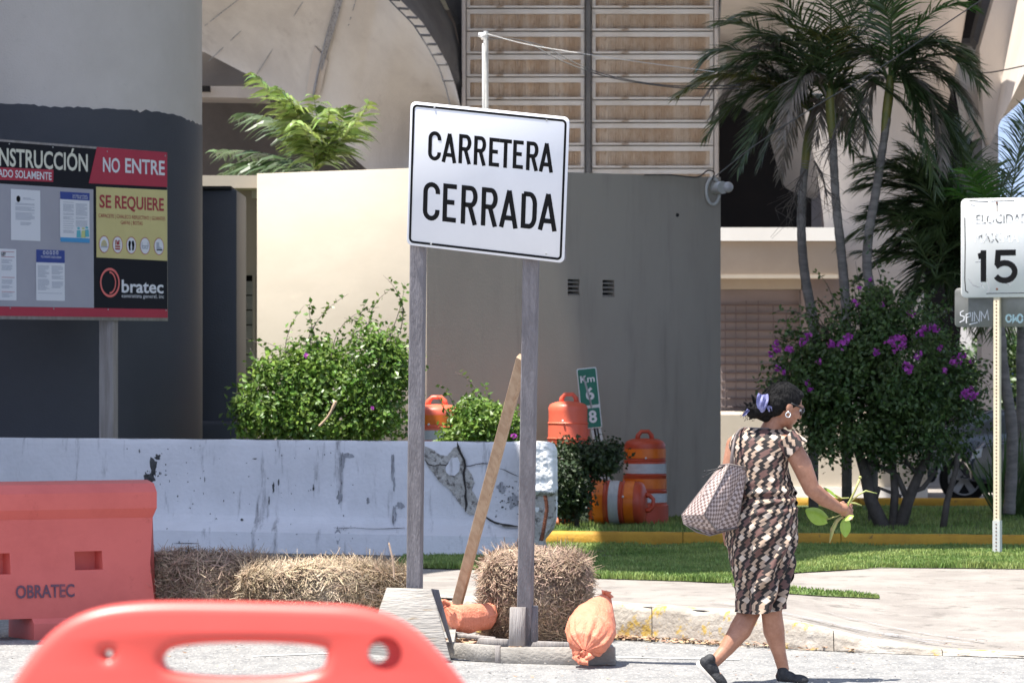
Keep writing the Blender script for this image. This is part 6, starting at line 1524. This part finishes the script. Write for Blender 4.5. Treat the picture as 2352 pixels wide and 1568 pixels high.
# cut the hair back from face and ear: push vertices lying in front of the hairline inside the head
me = ho_.data; rl = root_loc(pr_)
for v in me.vertices:
    w = Vector(v.co)+rl-hc; f_, r_, u_ = w.dot(fwd), w.dot(rt), w.dot(upv)
    lim = .058 if u_ > .03 else (.058-(.03-u_)*1.1)
    lim = max(lim, -.02)
    if u_ < .075 and f_ > lim and u_ > -.16: 
        k = .55 if f_ > lim+.008 else .86
        v.co = Vector(v.co)*1+(hc-rl-Vector(v.co)+fwd*.0)*(1-k)
    else:
        v.co = Vector(v.co)+w.normalized()*(.0022*noise.noise(Vector((f_*18, r_*90, u_*60)))*2)
q = MB()
for k in range(130):      # fine flyaway strands
    a = H(-.02,0,.03); d = Vector(r.normal(size=3)); d.y = -abs(d.y)*.6+.2; d.normalize(); p = a+fwd*d.dot(fwd)*.10+rt*d.dot(rt)*.085+upv*d.dot(upv)*.094
    if d.dot(fwd) > .4 or d.dot(upv) < -.3: continue
    tgt = W(1738,938,-.04); m_ = (p+tgt)/2+d*.028; q.tube(bez(p, m_, tgt, 6), .0011, 3)
for k in range(40):
    a = W(1728+r.normal(0,6), 942+r.normal(0,10), -.05); q.tube(bez(a, a+Vector((-.03,0,.0)), a+Vector((-.04+r.normal(0,.02), 0, r.normal(0,.03))), 4), .001, 3)
q.build('hair_strands', 'hair', pr_, kind='stuff')
# scarf
q = MB()
def ribbon(pts, w):
    pts = [Vector(p) for p in pts]; n = len(pts); vs = []
    for i, p in enumerate(pts):
        t = (pts[min(i+1,n-1)]-pts[max(i-1,0)]).normalized(); s = t.cross(Vector((0,1,0))).normalized(); ww = w*(1-.25*(i == n-1)); nn = 5
        for j in range(nn): vs.append(p+s*ww*(j/(nn-1)-.5)*2+Vector((0,-.008*math.sin(j*1.57+i*.5)-.004*(j%2),0)))
    q.add(vs, [(i*5+j,i*5+j+1,(i+1)*5+j+1,(i+1)*5+j) for i in range(n-1) for j in range(4)])
ribbon(bez(W(1748,905,-.085), W(1738,925,-.11), W(1752,943,-.085), 10), .016); ribbon(bez(W(1758,905,-.075), W(1762,922,-.10), W(1748,946,-.08), 10), .014); ribbon(bez(W(1762,938,-.075), W(1768,934,-.09), W(1771,944,-.07), 6), .014); ribbon(bez(W(1722,938,-.08), W(1712,948,-.08), W(1706,955,-.07), 6), .008)
q.build('scarf', 'scarf', pr_, smooth=True)
# dress -------------------------------------------------------------
RG = [ # py, left, right, depth centre, depth radius, power
 (983,1712,1795,.035,.060),(986,1705,1800,.035,.070),(992,1692,1814,.03,.085),(1000,1683,1828,.025,.098),(1010,1677,1838,.02,.110),(1020,1674,1843,.02,.116),(1028,1674,1843,.02,.120),(1034,1677,1836,.02,.124),(1042,1681,1820,.02,.128),(1060,1684,1812,.02,.134),(1085,1686,1813,.02,.136),(1110,1689,1818,.02,.138),
 (1130,1690,1824,.01,.138),(1142,1691,1825,.01,.138),(1152,1688,1829,.01,.145),(1175,1674,1833,.01,.160),(1205,1662,1833,.01,.172),(1235,1665,1831,.01,.172),(1270,1672,1824,.01,.162),(1310,1682,1815,.01,.150),(1350,1690,1806,.01,.142),(1385,1695,1800,.01,.138),(1398,1697,1798,.01,.136)]
NU, NV = 420, 560
TI = ["KKKKCCKK","KMMKCCKK","KMMMMCCC","CCMMMMKC","CCKKMMKK","KCCCKMMK","KKKCKKMM","MKKCCKKM"]
colr = {'K': (.014,.010,.009), 'M': (.135,.068,.056), 'C': (.40,.285,.205), 'W': (.55,.45,.365)}
TILE = ["MMKWWK",
        "MMKWWK",
        "KMKKCK",
        "KKCKCC",
        "KKCKKC",
        "MKCCKK"]
def dress_pt(u, v):
    py = 983+(1398-983)*v; l, r_, dc, dr_ = interp(RG, py)
    a = 2*math.pi*u; w = (r_-l)/2/F*DW; cx = (l+r_)/2
    c = W(cx, py, dc); sx = math.copysign(abs(math.cos(a))**.85, math.cos(a)); sy = math.copysign(abs(math.sin(a))**.9, math.sin(a))
    low = smooth(.45, 1, v); fold = 0
    fold += .015*low*math.sin(a*5+v*9+1.0)+.008*low*math.sin(a*9-v*14)
    fold += .009*(1-abs(v-.39)/.12 if abs(v-.39) < .12 else 0)*math.sin(v*110+a*1.5)
    fold += .012*noise.noise((math.cos(a)*2, math.sin(a)*2, v*7))*smooth(.08,.3,v)+.008*noise.noise((math.cos(a)*1.5+v*9, math.sin(a)*1.5, v*16+a))*smooth(.1,.3,v)
    # diagonal drape folds toward the forward thigh
    fold += .018*smooth(.5,.7,v)*math.sin((v*2.3+u*4.2)*14)*max(0, math.cos(a+.9))
    fold += .0025*smooth(.15,.3,v)*math.sin((v*5.1+u*9)*17+3*math.sin(u*12))*(.5+.5*math.sin(a*2+v*8))
    z = c.z+(.020*math.sin(a+.6) if v > .97 else 0)+(.018*math.cos(a)*(v-.5)*0)
    if v < .06: z += .016*abs(math.cos(a))*(1-v/.06)*.3
    return Vector((c.x+(w+fold)*sx, c.y-(dr_+fold)*(-sy), z))
vs = []; uvs = []
for j in range(NV+1):
    v = j/NV; s_acc = 0; prev = None
    for i in range(NU+1):
        u = i/NU; p = dress_pt(u, v); vs.append(p)
fs = []; cols = []
H_ = (1398-983)/F*DW
cell = .0130
for j in range(NV):
    v = (j+.5)/NV; l, r_, dc, dr_ = interp(RG, 983+(1398-983)*v); w = (r_-l)/2/F*DW
    circ = math.pi*(3*(w+dr_)-math.sqrt((3*w+dr_)*(w+3*dr_)))
    for i in range(NU):
        u = (i+.5)/NU; fs.append((j*(NU+1)+i, j*(NU+1)+i+1, (j+1)*(NU+1)+i+1, (j+1)*(NU+1)+i))
        du = (u-.75); ss = du*circ; hh = v*H_*1.0
        if v > .385: hh += .031; ss += .017
        p_ = (ss+hh)*.7071+.0015*math.sin(hh*30); q_ = (hh-ss)*.7071+.0015*math.sin(ss*25); ci = int(math.floor(p_/cell)) % 6; cj = int(math.floor(q_/cell)) % 6
        cols.append(colr[TILE[cj][ci]])
q = MB(); q.add(vs, fs); dr_o = q.build('dress', 'dress', pr_, smooth=True)
ca = dr_o.data.color_attributes.new('Col', 'FLOAT_COLOR', 'CORNER'); arr = np.ones((len(fs)*4, 4), dtype=np.float32); arr[:, :3] = np.repeat(np.array(cols, dtype=np.float32), 4, axis=0); ca.data.foreach_set('color', arr.ravel())
q = MB(); pts = [dress_pt(u, 0.0)+Vector((0,0,-.002)) for u in np.linspace(0,1,60)]; q.tube(pts, .0045, 6); q.build('neck_band', 'strap', pr_, smooth=True)
# cap sleeve over the right shoulder
def sleeve(u, v):
    a = 2*math.pi*u; ax = (W(1850,1052,-.07)-W(1806,1004,-.06)); c = W(1804,1003,-.06)+ax*v*.62; t = ax.normalized(); s = t.cross(Vector((0,1,0))).normalized(); n_ = s.cross(t)
    rr = .060+.014*v+.004*math.sin(a*4); return c+(s*math.cos(a)+n_*math.sin(a))*rr
q = MB(); q.grid(sleeve, 90, 40); sl_ = q.build('sleeve', 'dress', pr_, smooth=True)
ca = sl_.data.color_attributes.new('Col', 'FLOAT_COLOR', 'CORNER'); cc = []
for j in range(40):
    for i in range(90):
        p_ = (i/90*.38+j/40*.06)*.7071; q_ = (j/40*.06-i/90*.38)*.7071; cc += [colr[TILE[int(math.floor(q_/cell)) % 6][int(math.floor(p_/cell)) % 6]]+(1,)]*4
ca.data.foreach_set('color', np.array(cc, dtype=np.float32).ravel())
# shoes
def shoe(heel, toe, up, lab):
    heel, toe = Vector(heel), Vector(toe); ax = (toe-heel); L = ax.length; t = ax.normalized(); up = (Vector(up)-t*Vector(up).dot(t)).normalized(); s = t.cross(up)
    q = MB(); q.ell(heel+t*L*.30+up*.030, t*L*.34, s*.036, up*.036, 20, 12); q.ell(heel+t*L*.68+up*.022, t*L*.34, s*.042, up*.028, 20, 12); q.cap(heel+t*.03+up*.03, heel+t*.03+up*.060, .034, .030)
    o = to_remesh(q, 'shoe', 'shoe', .004, 3, pr_)
    q = MB(); n = 40; prof = []
    for k in range(n):
        a = 2*math.pi*k/n; x = math.cos(a); w = .040+.006*x; prof.append((L*.5+L*.53*x*(abs(x)**-.15 if abs(x) > .01 else 1), w*math.sin(a)*1.02))
    q.prism([heel+t*a-s*b_-up*.010 for a, b_ in prof], up*.020); bevel(q.build('sole', 'sole', o and pr_, fix=True), .004)
shoe(W(1603,1521,-.13), W(1662,1583,-.13), (.70,-.25,.62), 'l')
shoe(W(1784,1566,.02), W(1856,1571,-.02), (0,-.1,1), 'r')

# ------------------------------------------------------------------ bag, hung from her left shoulder
bagt = thing('tote_bag', 'large woven brown and cream checked tote bag hanging from the woman\'s left shoulder', 'bag', W(1650,1228,-.12))
def zz(x, y, dd): return P(1532+x*.4583, 849+y*.4583, DW+dd)
Vb = dict(a=zz(268,478,-.16), b=zz(312,472,-.22), c=zz(386,488,-.16), d=zz(397,508,-.12), e=zz(352,792,-.13), f=zz(250,806,-.24), g=zz(186,724,-.30), h=zz(74,728,-.12), i=zz(84,770,-.12), j=zz(150,812,-.16), k=zz(215,830,-.18),
          A=zz(290,478,.0), C=zz(380,488,.02), E=zz(330,795,.02), I=zz(110,760,.02))
q = MB(); uvl = []
def bface(name, uv):
    n = len(q.v); q.add([Vb[c] for c in name], [tuple(range(len(name)))]); uvl.extend(uv)
# subdivided quads for the woven panels
def bquad(p0, p1, p2, p3, su, sv, nu=14, nv=16, puff=.02):
    n = len(q.v); p0, p1, p2, p3 = [Vb[c] for c in (p0,p1,p2,p3)]; nrm_ = (p1-p0).cross(p3-p0).normalized()
    if nrm_.y > 0: nrm_ = -nrm_
    vs = []; fs = []; uu = []
    for j in range(nv+1):
        for i in range(nu+1):
            u, v = i/nu, j/nv; p = (p0*(1-u)+p1*u)*(1-v)+(p3*(1-u)+p2*u)*v; p = p+nrm_*(puff*math.sin(math.pi*u)*math.sin(math.pi*v)+.004*noise.noise((u*4,v*5,su))*math.sin(math.pi*u)*math.sin(math.pi*v)*3); vs.append(p); uu.append((u*su+v*su*.35, v*sv-u*sv*.1))
    for j in range(nv):
        for i in range(nu): f_ = (j*(nu+1)+i, j*(nu+1)+i+1, (j+1)*(nu+1)+i+1, (j+1)*(nu+1)+i); fs.append(f_); uvl.extend([uu[k] for k in f_])
    q.add(vs, fs)
bquad('a','b','g','h', 10, 21); bquad('b','c','f','g', 9, 22); bquad('c','d','e','f', 5, 23); bquad('h','g','f','i', 12, 4, puff=.004); bquad('i','f','e','k', 12, 4, puff=.004)
bquad('a','b','c','A', 6, 4, puff=0); bquad('A','C','E','I', 10, 16, puff=0); bquad('A','a','h','I', 4, 16, puff=0); bquad('d','C','E','e', 4, 16, puff=0)
bo = q.build('bag_body', 'woven', bagt, smooth=False); uvm = bo.data.uv_layers.new(name='UVMap')
for li, uvx in enumerate(uvl): uvm.data[li].uv = uvx
q = MB(); q.tube([Vb['b']+Vector((0,-.004,0)), Vb['g']+Vector((0,-.006,0)), Vb['f']+Vector((0,-.006,0)), Vb['e']+Vector((0,-.004,0))], .0045, 6); q.tube([Vb['a'],Vb['h'],Vb['i'],Vb['j'],Vb['k'],Vb['e']], .004, 6); q.tube([Vb['a'],Vb['b'],Vb['c'],Vb['d']], .005, 6); q.tube([Vb['d'],Vb['e']], .004, 6); q.build('piping', 'strap', bagt, smooth=True)
for off in (0, .03):
    q = MB(); q.tube(bez(zz(320+off*300,480,-.17), zz(325,380,-.20-off), zz(345,330,-.10), 10)+bez(zz(345,330,-.10), zz(360,296,-.06), zz(385,292,.03), 6), .0065, 6); q.build('strap', 'woven' if False else 'strap', bagt, smooth=True)
q = MB(); q.tube(bez(zz(290,478,-.2), zz(250,500,-.22), zz(190,508,-.2), 8), .003, 5); q.tube(bez(zz(280,488,-.2), zz(240,505,-.22), zz(182,538,-.2), 8), .003, 5); q.ball(zz(190,508,-.2), .006, 8, 6); q.ball(zz(182,538,-.2), .006, 8, 6); q.build('tie_cord', 'black', bagt, smooth=True)
# ------------------------------------------------------------------ plant cuttings in her right hand
cut_ = thing('plant_cutting', 'green plant cutting with heart shaped leaves and stems held in the woman\'s right hand', 'plant', W(1948,1175,.08))
def v3(zx, zy, dd=.08): return P(1532+zx*.3485, 1021+zy*.3485, DW+dd)
q = MB(); q.tube([v3(1165,470), v3(1200,380), v3(1240,300), v3(1270,225)], [.006,.006,.006,.007], 7); q.ball(v3(1273,215), .009, 8, 6); q.tube([v3(1180,400), v3(1260,330), v3(1310,303), v3(1385,320)], [.004,.005,.005,.002], 6); q.tube([v3(1190,380), v3(1240,385), v3(1285,400)], [.004,.005,.003], 6); q.tube([v3(1200,350), v3(1150,352), v3(1110,330), v3(1030,290)], [.004]*4, 6)
q.tube([v3(1180,440), v3(1120,470), v3(1050,492)], [.004,.004,.004], 6); q.tube([v3(1160,470), v3(1120,500), v3(1090,560), v3(1072,645)], [.006,.010,.012,.003], 7); q.tube([v3(1190,480), v3(1180,500), v3(1175,520)], .004, 6); q.build('stem', 'stem_plant', cut_, smooth=True)
def hleaf(base, tip, w, nrm_, fold=.25):
    base, tip = Vector(base), Vector(tip); t = (tip-base); L = t.length; t.normalize(); s = t.cross(Vector(nrm_)).normalized(); n_ = s.cross(t); q = MB(); vs = []; n = 12; m = 8
    for j in range(n+1):
        v = j/n; ww = w*(math.sin(math.pi*min(1, v*.92+.05))**.75)*(1-.25*v)
        for i in range(m+1):
            u = i/m*2-1; back = .12*L*abs(u)*(1-v)**2; vs.append(base+t*(L*v-back)+s*ww*u+n_*(-fold*abs(u)**1.5*ww+.12*L*math.sin(v*2.5)))
    q.add(vs, [(j*(m+1)+i,j*(m+1)+i+1,(j+1)*(m+1)+i+1,(j+1)*(m+1)+i) for j in range(n) for i in range(m)]); return q.build('leaf', 'leaf_plant', cut_, smooth=True)
hleaf(v3(1050,492), v3(912,430), .055, (0.2,-1,.5), .5); hleaf(v3(1178,495), v3(1175,608), .033, (0,-1,.2), .5); hleaf(v3(1172,492,.05), v3(1232,470,.05), .022, (0,-.6,.8), .2); hleaf(v3(1120,345), v3(1028,284), .014, (0,-.6,.9), .4)

# keep every mesh material slot valid
for m_ in list(bpy.data.meshes):
    if m_.users == 0: bpy.data.meshes.remove(m_)
